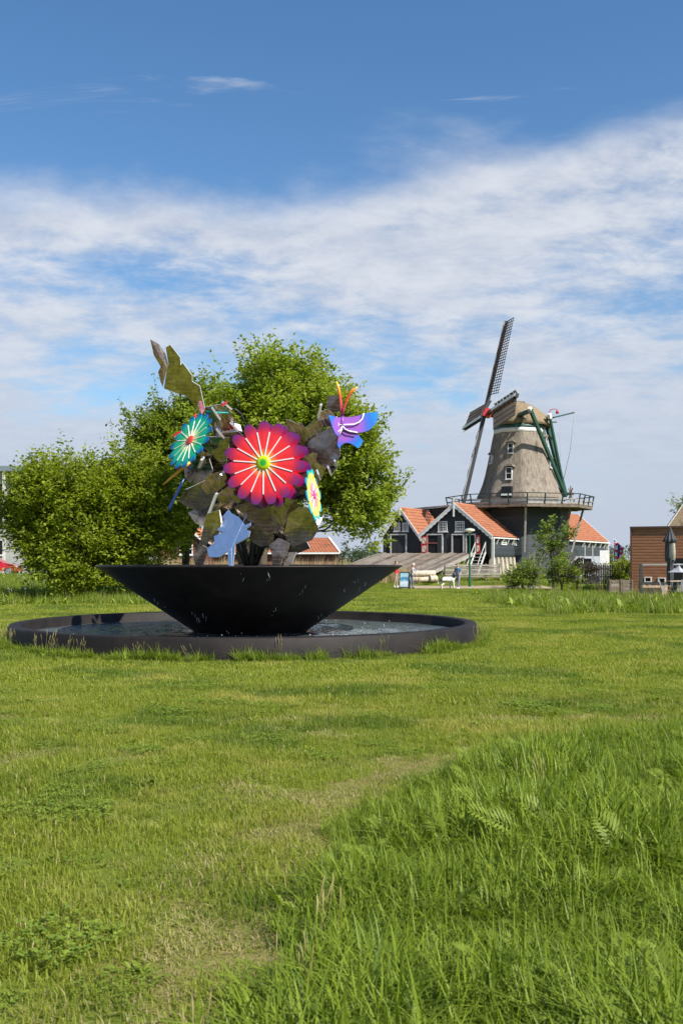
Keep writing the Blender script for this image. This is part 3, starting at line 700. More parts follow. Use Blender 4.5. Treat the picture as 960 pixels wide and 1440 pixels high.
    leaf(E(545, 690, 580, 664, 622, 668, 652, 742, 628, 782, 560, 806, 528, 760), FY - .50, (-.1, -.98, -.13), S0)
    leaf(E(524, 806, 606, 782, 622, 812, 556, 838), FY - .15, (0, -.85, -.5), S2)
    leaf(E(474, 800, 510, 774, 552, 792, 540, 836, 522, 850, 516, 878, 486, 876, 488, 838), FY - .60, (.15, -.98, .05), S2)
    leaf(E(536, 826, 572, 824, 556, 862, 530, 880, 516, 878, 524, 850), FY - .50, (-.3, -.95, .10), S1)
    leaf(E(560, 566, 600, 548, 648, 540, 658, 584, 608, 604, 566, 596), FY - .05, (.1, -.96, -.2), S1)
    leaf(E(598, 486, 632, 470, 664, 478, 684, 520, 658, 560, 618, 556, 594, 530), FY - .15, (.16, -.96, -.16), S1)
    leaf(E(534, 352, 556, 356, 572, 376, 590, 364, 604, 384, 640, 352, 668, 364, 668, 400, 650, 416, 620, 436, 600, 462, 566, 440, 545, 404), FY + .10, (.1, -.97, -.16), S1)
    leaf(E(606, 452, 622, 424, 664, 398, 700, 374, 724, 408, 727, 482, 704, 516, 668, 520, 640, 500), FY - .20, (-.12, -.99, .0), S2)
    leaf(E(650, 330, 684, 316, 712, 340, 700, 376, 668, 382, 652, 360), FY + .2, (.25, -.95, -.14), S1)
    leaf(E(680, 276, 704, 266, 728, 276, 734, 320, 700, 332, 680, 312), FY + .3, (-.1, -.98, -.08), S2)
    leaf(E(534, 622, 582, 612, 574, 672, 548, 690, 532, 656), FY - .25, (.2, -.95, -.22), S0)
    leaf(E(672, 502, 700, 512, 716, 524, 694, 552, 680, 540), FY + .05, (-.3, -.95, .05), S2)
    leaf(E(640, 700, 664, 704, 652, 728, 638, 722), FY - .2, (.3, -.9, .3), M_sky_steel)
    leaf(E(352, 366, 374, 372, 380, 396, 358, 388), FY - .1, (.2, -.86, .46), M_sky_steel)
    # larger leaves further back fill the bouquet
    leaf(E(252, 440, 300, 402, 366, 396, 404, 430, 392, 560, 336, 640, 282, 622, 258, 540), FY + .42, (.08, -.97, -.20), S2)
    leaf(E(520, 452, 560, 420, 622, 404, 652, 446, 664, 556, 622, 640, 548, 612), FY + .40, (-.1, -.98, -.10), S1)
    leaf(E(372, 622, 452, 600, 528, 622, 604, 676, 596, 760, 540, 806, 440, 812, 372, 742), FY + .30, (.06, -.98, -.14), S2)
    leaf(E(236, 566, 300, 548, 352, 580, 366, 650, 306, 704, 246, 672), FY + .28, (-.1, -.96, -.22), S0)
    # short plate edges sticking out between the leaves, sunlit brightness in their colour
    def strip(a, b, Y, wd=.05, mat=M_edge, nm='plate_edge', dy=.12):
        A, B = GP(*a, Y), GP(*b, Y + dy); mb = MB(); mb.bar(A, B, wd, .20, (0, -1, 0)); return mb.build(nm, mat, root)
    ee = lambda x, y: (190 + x / 2.526, 450 + y / 2.526)
    for a, b, y in (((274, 312), (302, 352), -.2), ((292, 390), (314, 416), -.25), ((342, 368), (362, 390), -.3), ((312, 292), (340, 316), .1), ((290, 616), (262, 690), -.75), ((660, 300), (650, 345), .0), ((706, 494), (714, 512), -.3), ((684, 520), (694, 546), -.3), ((648, 540), (655, 560), -.3), ((240, 492), (230, 520), -.35), ((300, 560), (318, 540), -.5)):
        strip(ee(*a), ee(*b), FY + y, .045)
    # bearing frame inside
    mb = MB(); B0 = Vector((SX, SY, 1.45))
    for tgt, rad in (((372, 625), .09), ((300, 600), .06), ((440, 600), .06), ((420, 690), .05), ((290, 690), .05)):
        T = GP(*tgt, FY + .25); mb.tube([B0, B0.lerp(T, .4) + Vector((0, .1, .25)), T], [rad, rad * .9, rad * .5], 8)
    mb.build('frame', M_frame, root)
    for tgt in ((330, 575), (345, 600), (420, 640), (300, 630)):
        T = GP(*tgt, FY + .0); S = GP(tgt[0] * .6 + 372 * .4, tgt[1] * .6 + 640 * .4, FY + .3); mb = MB(); mb.tube([S, (S + T) / 2 + Vector((0, .1, .12)), T], .022, 6); mb.build('wire_bracket', M_darkmetal, root)

    # flowers: a centre disc, petals and white ribs
    def petal_mesh(nm, R0, np_, mat, inner=.13, gap=.72, th=.02):
        ha = math.pi / np_; pts = []
        for t in np.linspace(inner, gap, 4): pts.append((R0 * t * math.cos(ha * .985), -R0 * t * math.sin(ha * .985)))
        rw = R0 * gap * math.sin(ha); x0 = R0 * gap * math.cos(ha)
        for k in range(1, 14):
            s = -1 + 2 * k / 14
            pts.append((x0 + (R0 - x0) * (1 - abs(s) ** 2.3) ** .55, rw * s * (1 + .22 * (1 - abs(s)))))
        pts += [(x, -y) for x, y in reversed(pts[:4])]
        mb = MB(); n = len(pts); dome = lambda x, y: .012 * R0 * (1 - (y / (rw * 1.25)) ** 2) * min(1, x / x0)
        top = [Vector((x, y, dome(x, y) * .6)) for x, y in pts]; bot = [p - Vector((0, 0, th)) for p in top]
        mid = [Vector((R0 * t, 0, .05 * R0 * min(1, R0 * t / x0) * .8)) for t in (inner, .4, .65, .86)]
        # fan both halves to the midrib
        half1 = list(range(0, 4 + 7)); cen = n
        vs = top + [Vector((R0 * .62, 0, .014 * R0))]
        mb.add(vs, [(i, (i + 1) % n, cen) for i in range(n)], 0, False)
        mb.add(top + bot, [(i, i + n, (i + 1) % n + n, (i + 1) % n) for i in range(n)], 0)
        mb.add(bot, [tuple(range(n))[::-1]], 0)
        return mb.mesh(nm, mat)
    def flower(nm, centre, nrm, R0, np_, pmat_, dmat, label, spin=0.0, back=True, bmat=None):
        n = Vector(nrm).normalized(); q = n.to_track_quat('Z', 'Y')
        mb = MB(); mb.lathe([(.001, .05 * R0), (.10 * R0, .045 * R0), (.165 * R0, .03 * R0), (.175 * R0, .0), (.17 * R0, -.04 * R0), (.001, -.04 * R0)], (0, 0, 0), 32)
        d = mb.build(nm, dmat, root, False); d.location = Vector(centre) - root.location; d.rotation_mode = 'QUATERNION'; d.rotation_quaternion = q
        tag(d, label)
        pm = petal_mesh('petal', R0, np_, pmat_); rm = MB()
        rm.bar((R0 * .17, 0, .012 * R0), (R0 * .74, 0, .012 * R0), .020 * R0 + .004, .016 * R0); rmesh = rm.mesh('white_rib', M_rib)
        for k in range(np_):
            o = link('petal', pm, d, False); o.rotation_euler = (0, 0, spin + 2 * math.pi * k / np_); o.location = (0, 0, 0.0012 * (k % 2))
            o = link('white_rib', rmesh, d, False); o.rotation_euler = (0, 0, spin + 2 * math.pi * (k + .5) / np_)
        if back:
            bm_ = petal_mesh('back_petal', R0 * 1.02, np_, bmat or pmat_)
            for k in range(np_):
                o = link('back_petal', bm_, d, False); o.rotation_euler = (0, 0, spin + 2 * math.pi * k / np_ + .04); o.location = (0, 0, -.42 * R0)
        mb = MB(); mb.tube([(0, 0, -.03), (0, 0, -.5)], .05, 8); mb.build('stem', M_frame, d, False)
        return d
    k = FY / F
    red = radial_mat('red_petal_print', [(.12, (.95, .62, .04)), (.24, (.93, .24, .02)), (.36, (.90, .030, .026)), (.68, (.82, .018, .028)), (.84, (.36, .010, .075)), (.98, (.13, .012, .17))], R0r := 60 * (FY - .95) / F)
    redd = radial_mat('red_disc_print', [(.0, (.0, .24, .03)), (.45, (.02, .38, .02)), (.62, (.42, .62, .0)), (.95, (.62, .68, .0))], R0r * .175)
    flower('red_flower', GP(370.5, 651, FY - .95), (-.24, -.96, .06), R0r, 15, red, redd, 'large red flower with purple petal tips and green centre', R(91), True)
    teal = radial_mat('teal_petal_print', [(.12, (.95, .90, .30)), (.28, (.62, .78, .16)), (.44, (.02, .50, .17)), (.74, (.0, .43, .21)), (.86, (.0, .24, .36)), (.98, (.0, .07, .32))], R0t := 45 * (FY - .7) / F)
    teald = pmat('teal_disc', (.68, .06, .03), rough=.4)
    flower('teal_flower', GP(267.5, 619.5, FY - .7), (-.66, -.62, .42), R0t, 15, teal, teald, 'teal flower with blue petal tips and red centre', R(20), False)
    yel = radial_mat('yellow_petal_print', [(.14, (.85, .12, .22)), (.40, (.85, .20, .25)), (.55, (.90, .58, .02)), (.74, (.80, .68, .03)), (.86, (.0, .45, .36)), (1.0, (.0, .22, .50))], R0y := 38 * (FY - .45) / F)
    yeld = pmat('pink_disc', (.75, .05, .22), rough=.4)
    flower('yellow_flower', GP(441, 696, FY - .55), (.96, -.24, .12), R0y, 10, yel, yeld, 'yellow and pink flower with teal petal tips', R(5), False)
    # butterfly
    c3 = lambda *a: [(420 + a[i] / 7.2, 530 + a[i + 1] / 7.2) for i in range(0, len(a), 2)]
    bn = (.14, -.98, .12); BY = FY - .55; bc = (420 + 440 / 7.2, 530 + 500 / 7.2)
    BC, _ = on_plane([bc], BY, bn, bc); BC = BC[0]
    purple = [(.0, (.26, .075, .40)), (.50, (.25, .07, .42)), (.66, (.06, .09, .50)), (.80, (.0, .13, .52)), (1.0, (.0, .20, .60))]
    wing_up = radial_mat('butterfly_upper_wing_print', purple, 52 * BY / F); wing_lo = radial_mat('butterfly_lower_wing_print', purple, 38 * BY / F); wing_left = radial_mat('butterfly_left_wing_print', purple, 26 * BY / F)
    body = MB(); bp, _ = on_plane(c3(440, 400, 441, 450, 440, 500, 436, 560), BY - .02, bn, bc); body.tube([p - BC for p in bp], [.035, .045, .045, .02], 10)
    bo = body.build('butterfly', pmat('butterfly_body', (.22, .06, .36), rough=.4), root, False); bo.location = BC - root.location; tag(bo, 'purple butterfly with blue wing tips and orange feelers')
    def plate(nm, pts, mat, Y=BY, th=.03, nn=bn):
        P, n_ = on_plane(pts, Y, nn, bc); mb = MB(); mb.prism([p - BC for p in P], -n_ * th, 0); return mb.build(nm, mat, bo, False)
    plate('wing', c3(436, 405, 480, 408, 540, 404, 600, 392, 650, 376, 720, 362, 797, 350, 803, 395, 792, 440, 768, 484, 722, 532, 680, 552, 640, 561, 585, 568, 520, 560, 450, 530), wing_up)
    plate('wing', c3(450, 534, 520, 564, 592, 572, 622, 610, 652, 648, 630, 690, 602, 722, 570, 700, 540, 682, 505, 668, 470, 668, 438, 684, 412, 726, 390, 692, 398, 620, 420, 560), wing_lo, BY + .04)
    plate('wing', c3(434, 405, 414, 412, 380, 406, 300, 385, 318, 440, 340, 510, 370, 576, 402, 606, 436, 545), wing_left, BY - .02, nn=(.5, -.86, .1))
    orange = grad_mat('feeler_print', 2, [(.0, (.25, .06, .40)), (.30, (.62, .05, .10)), (.62, (.85, .10, .02)), (.88, (.90, .42, .0)), (1.0, (.88, .62, .02))], .1, 1.05)
    for pts, dy in ((c3(430, 402, 428, 320, 418, 200, 400, 110, 380, 48), .0), (c3(440, 402, 452, 330, 486, 230, 530, 150, 590, 106), -.15)):
        P = [GP(p[0], p[1], BY + dy * i / 4) - BC for i, p in enumerate(pts)]; mb = MB(); mb.tube(P, [.028, .03, .034, .036, .022], 8); mb.build('feeler', orange, bo, False)
    for pts in (c3(402, 492, 470, 488, 560, 484, 610, 462, 640, 425, 655, 372), c3(440, 498, 462, 530, 500, 552, 590, 568), c3(438, 500, 425, 535, 400, 556, 372, 574), c3(440, 500, 428, 545, 406, 602), c3(340, 482, 370, 492, 404, 494), c3(380, 408, 384, 445, 404, 490)):
        P, n_ = on_plane(pts, BY - .012, bn, bc); mb = MB(); mb.tube([p - BC + n_ * .035 for p in P], .016, 5); mb.build('white_rib', M_rib, bo, False)
    # feelers and small plates of other insects half hidden at the left
    def tube_part(nm, pts, Y, r_, mat): mb = MB(); mb.tube([GP(p[0], p[1], Y) for p in pts], r_, 8); return mb.build(nm, mat, root)
    c2 = lambda *a: [(225 + a[i] / 8, 560 + a[i + 1] / 8) for i in range(0, len(a), 2)]
    tube_part('feeler', c2(340, 720, 240, 800, 120, 900, 32, 978), FY - .5, [.035, .034, .03, .012], pmat('feeler_yellow', (.70, .34, .02), rough=.4))
    tube_part('feeler', c2(272, 905, 230, 990, 170, 1110, 110, 1230, 95, 1275), FY - .45, [.03, .034, .034, .034, .02], pmat('feeler_blue', (.010, .03, .14), rough=.35))
    tube_part('plate_edge', c2(520, 150, 640, 160, 770, 165), FY - .05, .02, pmat('teal_trim', (.0, .30, .28), rough=.4))
    crim = pmat('crimson_plate', (.22, .012, .045), rough=.35); redp = pmat('red_plate', (.62, .02, .03), rough=.35)
    leaf(c2(440, 30, 470, 30, 505, 130, 470, 185, 445, 110), FY - .25, (.3, -.9, .2), crim, .03)
    leaf(c2(385, 190, 405, 160, 415, 215, 395, 225), FY - .3, (.1, -.95, .2), redp, .03)
    leaf(c2(145, 425, 190, 385, 242, 365, 240, 385, 190, 410, 160, 440), FY - .45, (-.2, -.9, .2), redp, .03)
    leaf(c2(690, 75, 745, 30, 760, 45, 710, 90), FY + .0, (-.2, -.9, .2), redp, .03)
    leaf(c2(190, 790, 225, 780, 220, 820, 195, 822), FY - .4, (-.2, -.9, .2), redp, .03)
sculpture()

# ------------------------------------------------------------------ sawmill sheds
AX = Vector((.46, .888, 0)).normalized(); WD = Vector((-AX.y, AX.x, 0)); OUT = Vector((AX.y, -AX.x, 0)); SO = Vector((12.45, 86, 0))
def S(w_, s_, z): return SO + WD * w_ + AX * s_ + Vector((0, 0, z))
def wpx(px):
    k_ = (px - 480) / F; return (SO.x - k_ * SO.y) / (-WD.x + k_ * WD.y)
def zpx(w_, py): Y = SO.y + WD.y * w_; return H - (py - YH) / F * Y

def tiles(name, e0, e1, r0, r1, mat, parent, tw=.26, th=.34):
    """a roof slope of overlapping pantiles as relief: eave e0-e1, ridge r0-r1"""
    e0, e1, r0, r1 = map(Vector, (e0, e1, r0, r1)); W = max((e1 - e0).length, .5); L = ((r0 + r1) / 2 - (e0 + e1) / 2).length
    nrm = (e1 - e0).cross(r0 - e0).normalized(); nrm = -nrm if nrm.z < 0 else nrm
    nc = max(2, int(W / tw)); nr = max(2, int(L / th)); us = np.linspace(0, 1, nc * 4 + 1); V = []; Q = []
    for j in range(nr):
        for e in (0, 1):
            b = (j + e) / nr
            for i, u_ in enumerate(us):
                p = e0.lerp(e1, u_).lerp(r0.lerp(r1, u_), b)
                hgt = .045 * max(0, math.sin(2 * math.pi * (i % 4) / 4)) + (.045 if e == 0 else .0) + .03
                V.append(tuple(p + nrm * hgt))
    n = len(us)
    for j in range(2 * nr - 1):
        for i in range(n - 1): a = j * n + i; Q.append((a, a + 1, a + n + 1, a + n))
    o = link(name, fast_mesh(name, np.array(V), np.array(Q), mat, False), parent)
    return o

def verge(parent, a, b, wd=.26, th=.06, outn=None, mat=None, wavy=True, name='bargeboard'):
    """white board along a gable edge, its lower edge cut in scallops"""
    a, b = Vector(a), Vector(b); d = (b - a); L = d.length; d.normalize(); dn = Vector((0, 0, -1)); top = []; bot = []
    n = max(4, int(L / .11))
    for i in range(n + 1):
        t = i / n; p = a + d * L * t; top.append(p); bot.append(p + dn * (wd + (.07 * abs(math.sin(t * n * math.pi / 4)) if wavy else 0)))
    mb = MB(); mb.prism(top + bot[::-1], outn * th); return mb.build(name, mat or M_white, parent)

def window(parent, c, xdir, ndir, wd, ht, nx, ny, fr=.07, mat=None, sill=True):
    """white frame with glazing bars and a dark pane, set proud of a wall"""
    c, x, n_ = Vector(c), Vector(xdir).normalized(), Vector(ndir).normalized(); z = Vector((0, 0, 1)); mat = mat or M_white
    mb = MB(); hx, hz = wd / 2, ht / 2; up = n_
    for s in (-1, 1):
        mb.bar(c + x * s * (hx - fr / 2) - z * hz + n_ * .03, c + x * s * (hx - fr / 2) + z * hz + n_ * .03, fr, .09, up)
        mb.bar(c - x * (hx - fr) + z * s * (hz - fr / 2) + n_ * .031, c + x * (hx - fr) + z * s * (hz - fr / 2) + n_ * .031, .088, fr, (0, 0, 1))
    for i in range(1, nx): mb.bar(c + x * (-hx + wd * i / nx) - z * (hz - fr) + n_ * .022, c + x * (-hx + wd * i / nx) + z * (hz - fr) + n_ * .022, .045, .05, up)
    for i in range(1, ny): mb.bar(c - x * (hx - fr) + z * (-hz + ht * i / ny) + n_ * .024, c + x * (hx - fr) + z * (-hz + ht * i / ny) + n_ * .024, .05, .045, (0, 0, 1))
    w_ = mb.build('window', mat, parent)
    mb = MB(); mb.prism([c - x * (hx - .02) - z * (hz - .02) + n_ * .008, c + x * (hx - .02) - z * (hz - .02) + n_ * .008, c + x * (hx - .02) + z * (hz - .02) + n_ * .008, c - x * (hx - .02) + z * (hz - .02) + n_ * .008], -n_ * .01); mb.build('pane', M_glass, w_)
    if sill: mb = MB(); mb.bar(c - x * (hx + .06) - z * (hz + .04) + n_ * .06, c + x * (hx + .06) - z * (hz + .04) + n_ * .06, .14, .06); mb.build('sill', mat, w_)
    return w_

def shed(name, label, w0, w1, s0, s1, floor, eave, ridge, wall, over=.25):
    root = empty(name, S((w0 + w1) / 2, s0, floor), label, 'shed'); wm = (w0 + w1) / 2
    mb = MB(); g = [S(w0, s0, floor), S(w1, s0, floor), S(w1, s0, eave), S(wm, s0, ridge), S(w0, s0, eave)]
    mb.prism(g, AX * (s1 - s0), 0); mb.build('wall', wall, root)
    k_ = (ridge - eave) / (w1 - wm); ex = .22
    tiles('roof', S(w0 - ex, s0 - over, eave - k_ * ex), S(w0 - ex, s1 + .1, eave - k_ * ex), S(wm, s0 - over, ridge + .02), S(wm, s1 + .1, ridge + .02), M_tile, root)
    tiles('roof', S(w1 + ex * .2, s0 - over, eave - k_ * ex * .2), S(w1 + ex * .2, s1 + .1, eave - k_ * ex * .2), S(wm, s0 - over, ridge + .02), S(wm, s1 + .1, ridge + .02), M_tile, root)
    mb = MB(); mb.tube([S(wm, s0 - over, ridge + .07), S(wm, s1 + .1, ridge + .07)], .11, 8); mb.build('ridge_tiles', M_tileold, root)
    for sg, we in ((0, w0 - ex), (1, w1 + ex * .2)):
        ez = eave - k_ * (ex if sg == 0 else ex * .2)
        verge(root, S(we, s0 - over, ez + .02), S(wm, s0 - over, ridge + .04), .24, .06, -AX)
        verge(root, S(we, s0 - over - .02, ez + .13), S(wm, s0 - over - .02, ridge + .15), .11, .07, -AX, wavy=False)
    return root

def doorway(parent, w0, w1, z0, z1, s_, fill, fr=.11):
    mb = MB(); A, B = S(w0, s_ - .05, 0), S(w1, s_ - .05, 0); Z = Vector((0, 0, 1))
    for P in (A, B): mb.bar(P + Z * z0, P + Z * z1, fr, .10, -AX)
    mb.bar(A + Z * (z1 + fr / 2) - WD * fr / 2, B + Z * (z1 + fr / 2) + WD * fr / 2, .11, fr)
    d = mb.build('doorway', M_whitewood, parent)
    mb = MB(); mb.box((A + B) / 2 + Z * (z0 + z1) / 2 + AX * .03, (abs(w1 - w0) - fr, .05, z1 - z0), Matrix((WD, AX, Z)).transposed()); mb.build('door', fill, d)
    return d

def red_leaf(parent, w0, w1, z0, z1, s_):
    """red door leaf with two cream panels crossed by red diagonals"""
    Z = Vector((0, 0, 1)); c = S((w0 + w1) / 2, s_, (z0 + z1) / 2); wd = abs(w1 - w0); ht = z1 - z0; Mx = Matrix((WD, AX, Z)).transposed()
    mb = MB(); mb.box(c, (wd, .06, ht), Mx); d = mb.build('red_door_leaf', M_red, parent)
    for k_ in (-1, 1):
        cc = c + Z * k_ * ht * .235 - AX * .035; hx, hz = wd * .30, ht * .17
        for tri in (((-1, 1), (-1, -1), (.75, -1)), ((1, -.6), (1, 1), (-.7, 1))):
            pts = [cc + WD * -x_ * hx + Z * z_ * hz for x_, z_ in tri]; mb = MB(); mb.prism(pts, -AX * .012); mb.build('cream_panel', M_cream, d)

def sheds():
    V2 = Vector
    # right-hand shed with the wide gable
    r = shed('sawmill_shed', 'wide black-boarded shed with orange roof and two large gable windows', 0, 6.38, 0, 9.2, 2.35, 3.98, 6.60, M_shedv)
    for a, b, f_ in ((599.7, 622.7, M_dark), (635, 652.5, M_dark), (654.5, 669, M_dark)):  # near-black fill painted in for the shaded interior
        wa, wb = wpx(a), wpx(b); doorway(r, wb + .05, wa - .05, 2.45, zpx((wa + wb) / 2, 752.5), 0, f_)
    wa, wb = wpx(615), wpx(622); mb = MB(); mb.box(S((wa + wb) / 2, -.06, 3.2), (abs(wa - wb), .05, 1.45), Matrix((WD, AX, V2((0, 0, 1)))).transposed()); mb.build('door_leaf', M_shedv, r)
    mb = MB(); mb.bar(S(wpx(602), -.06, 3.33), S(wpx(615), -.06, 3.33), .06, .06); mb.build('cross_bar', pmat('pale_red_paint', (.45, .12, .11), rough=.6), r)
    red_leaf(r, wpx(601.3), wpx(592.6), 2.45, 3.95, -.14); red_leaf(r, wpx(675.6), wpx(669.3), 2.45, 3.95, -.14)
    for a, b in ((616, 628.7), (640, 652.8)):
        wa, wb = wpx(a), wpx(b); wm = (wa + wb) / 2; z0, z1 = zpx(wm, 747.5), zpx(wm, 733); window(r, S(wm, 0, (z0 + z1) / 2), -WD, -AX, abs(wa - wb), z1 - z0, 4, 4)
    mb = MB(); wm = 3.19
    mb.bar(S(wm, -.34, 5.55), S(wm, -.34, 7.15), .13, .07, -AX); mb.bar(S(wm + .28, -.34, 6.95), S(wm - .28, -.34, 6.95), .06, .07); mb.bar(S(wm + .16, -.34, 7.15), S(wm - .16, -.34, 7.15), .05, .06); mb.build('finial', M_white, r)
    # long side wall: bluish boards, hatches, brackets, gutter and post
    mb = MB(); mb.prism([S(-.035, .05, 2.35), S(-.035, 9.15, 2.35), S(-.035, 9.15, 3.98), S(-.035, .05, 3.98)], WD * .025); mb.build('side_boarding', M_shedblue, r)
    mb = MB(); mb.bar(S(-.27, -.25, 3.74), S(-.27, 9.2, 3.74), .12, .10); mb.build('gutter', M_white, r)
    mb = MB(); mb.bar(S(-.24, -.20, .62), S(-.24, -.20, 3.72), .20, .20, -AX); mb.build('post', M_whitewood, r)
    for s_ in (1.2, 2.6, 4.0, 5.4, 6.8, 8.2):
        mb = MB(); mb.bar(S(-.06, s_, 3.2), S(-.26, s_, 3.68), .09, .08, AX); mb.build('bracket', M_white, r)
    for s_ in (3.1, 6.6):
        wn = window(r, S(-.04, s_, 3.38), AX, OUT, 1.2, .42, 1, 2, .10, sill=False)
    mb = MB(); mb.bar(S(0.1, .05, 2.24), S(0.1, 9.1, 2.24), .25, .24); mb.build('sill_beam', M_shedv, r)
    for k_ in range(9):
        c = S(.05, .5 + k_ * 1.08, 0); mb = MB(); Z = V2((0, 0, 1)); lo, hi = .42, .17
        vs = [c + AX * a * lo + OUT * b * lo * .8 + Z * .4 for a, b in ((-1, -1), (1, -1), (1, 1), (-1, 1))] + [c + AX * a * hi + OUT * b * hi + Z * 2.12 for a, b in ((-1, -1), (1, -1), (1, 1), (-1, 1))]
        mb.add(vs, [(0, 1, 5, 4), (1, 2, 6, 5), (2, 3, 7, 6), (3, 0, 4, 7), (4, 5, 6, 7), (0, 3, 2, 1)]); mb.build('pier', M_concrete, r)
    mb = MB(); mb.prism([S(1.4, .4, .4), S(1.4, 9.1, .4), S(1.4, 9.1, 2.3), S(1.4, .4, 2.3)], WD * .1); mb.build('underfloor_shade_panel', M_dark, r)  # dark panel added to stand for the shade under the floor
    # narrow shed beside it
    l = shed('sawmill_shed', 'narrow black-boarded shed with steep orange roof and two small gable windows', 6.44, 9.94, .05, 6.2, 2.35, 4.0, 6.32, M_shedv)
    wa, wb = wpx(548.5), wpx(571.6); doorway(l, wb + .05, wa - .05, 2.45, zpx((wa + wb) / 2, 752.5), .05, M_shedv)
    for a, b in ((553.6, 562.2), (565.4, 574)):
        wa, wb = wpx(a), wpx(b); wm = (wa + wb) / 2; z0, z1 = zpx(wm, 747), zpx(wm, 735); window(l, S(wm, .05, (z0 + z1) / 2), -WD, -AX, abs(wa - wb), z1 - z0, 3, 4)
    mb = MB(); mb.bar(S(8.19, -.28, 5.75), S(8.19, -.28, 6.5), .16, .07, -AX); mb.build('finial', M_white, l)
    # higher flat-roofed part behind
    b = empty('sawmill_loft', S(6, 6.3, 2.4), 'plain black-boarded loft with pale flat roof edge behind the narrow shed', 'shed')
    mb = MB(); p = [S(3.4, 6.35, 2.4), S(9.6, 6.35, 2.4), S(9.6, 6.35, 6.55), S(3.4, 6.35, 6.95)]; mb.prism(p, AX * 5); mb.build('wall', M_shed, b)
    mb = MB(); mb.bar(S(3.2, 6.2, 7.03), S(9.9, 6.2, 6.62), .35, .14); mb.build('roof_edge', M_greywood, b)
    # shed on the far side of the mill
    q = shed('sawmill_shed', 'black-boarded shed with orange roof on the far side of the windmill', -1.5, 5.0, 15.2, 35, 2.0, 4.05, 6.9, M_shedblue)
    mb = MB(); mb.prism([S(-1.5, 35.02, 4.0), S(1.75, 35.02, 6.95), S(1.75, 35.02, 7.15), S(-1.75, 35.02, 3.95)], AX * .12); mb.build('bargeboard', M_white, q)
    mb = MB(); mb.bar(S(-1.78, 15, 3.80), S(-1.78, 35.2, 3.80), .14, .12); mb.build('gutter', M_white, q)
    mb = MB(); mb.bar(S(-1.62, 34.9, .6), S(-1.62, 34.9, 3.9), .30, .22, AX); mb.build('corner_board', M_white, q)
    for s_ in (24, 26.5, 29, 31.5, 33.5):
        mb = MB(); mb.bar(S(-1.53, s_, 3.2), S(-1.75, s_, 3.75), .12, .1, AX); mb.build('bracket', M_white, q)
    for s_ in (25.0, 28.3): mb = MB(); mb.bar(S(-1.55, s_, 2.1), S(-1.55, s_, 3.7), .16, .06, OUT); mb.build('door_post', M_whitewood, q)
    mb = MB(); mb.prism([S(-1.4, 15.2, .5), S(-1.4, 35, .5), S(-1.4, 35, 2.0), S(-1.4, 15.2, 2.0)], WD * 5); mb.build('plinth', M_wood, q)
    # timber slipway in front of the gables
    rp = empty('timber_slipway', S(5.5, -10, .6), 'broad sloping slipway of weathered grey planks below the shed doors', 'slipway')
    k_ = 0; w_ = 1.45; rr = random.Random(5)
    while w_ < 10.4:
        wd = rr.uniform(.30, .40); raised = k_ % 6 == 5; s1 = -11.2 + rr.uniform(-.15, .15); zt = .07 if raised else rr.uniform(0, .02)
        mb = MB(); a, b2 = S(w_ + wd / 2, -.22, 2.42 + zt), S(w_ + wd / 2, s1, .62 + zt); mb.bar(a, b2, wd - .035, .09)
        mb.build('plank', M_ramp[1] if raised else rr.choice(M_ramp), rp); w_ += wd; k_ += 1
    for s_ in (-1.2, -4.0, -7.2, -10.2):
        z = 2.42 + (s_ + .22) / 10.98 * 1.8 - .17
        mb = MB(); mb.bar(S(1.4, s_, z), S(10.4, s_, z), .2, .22); mb.build('bearer', M_wood, rp)
        for w_ in (1.6, 4.4, 7.2, 10.1):
            if z > .9: mb = MB(); mb.bar(S(w_, s_, .3), S(w_, s_, z - .1), .22, .22, -AX); mb.build('trestle_post', M_wood, rp)
    mb = MB(); mb.bar(S(1.40, -.2, 2.40), S(1.40, -11.2, .60), .10, .24); mb.build('edge_board', M_greywood, rp)
    # white steps at the corner
    st = empty('timber_steps', S(.8, -1.6, .6), 'steep white wooden steps leading up to the wide shed', 'steps')
    for w_ in (.35, 1.25): mb = MB(); mb.bar(S(w_, -2.3, .62), S(w_, -.35, 2.55), .07, .16); mb.build('stringer', M_whitewood, st); mb = MB(); mb.bar(S(w_, -2.3, 1.5), S(w_, -.35, 3.35), .05, .05); mb.build('handrail', M_whitewood, st)
    for i in range(7): t = (i + .5) / 7; mb = MB(); mb.bar(S(.37, -2.3 + 1.95 * t, .62 + 1.9 * t), S(1.23, -2.3 + 1.95 * t, .62 + 1.9 * t), .20, .05); mb.build('tread', M_whitewood, st)
    for w_ in (.35, 1.25): mb = MB(); mb.bar(S(w_, -.4, 2.4), S(w_, -.4, 3.4), .06, .06, -AX); mb.build('newel', M_whitewood, st)
sheds()

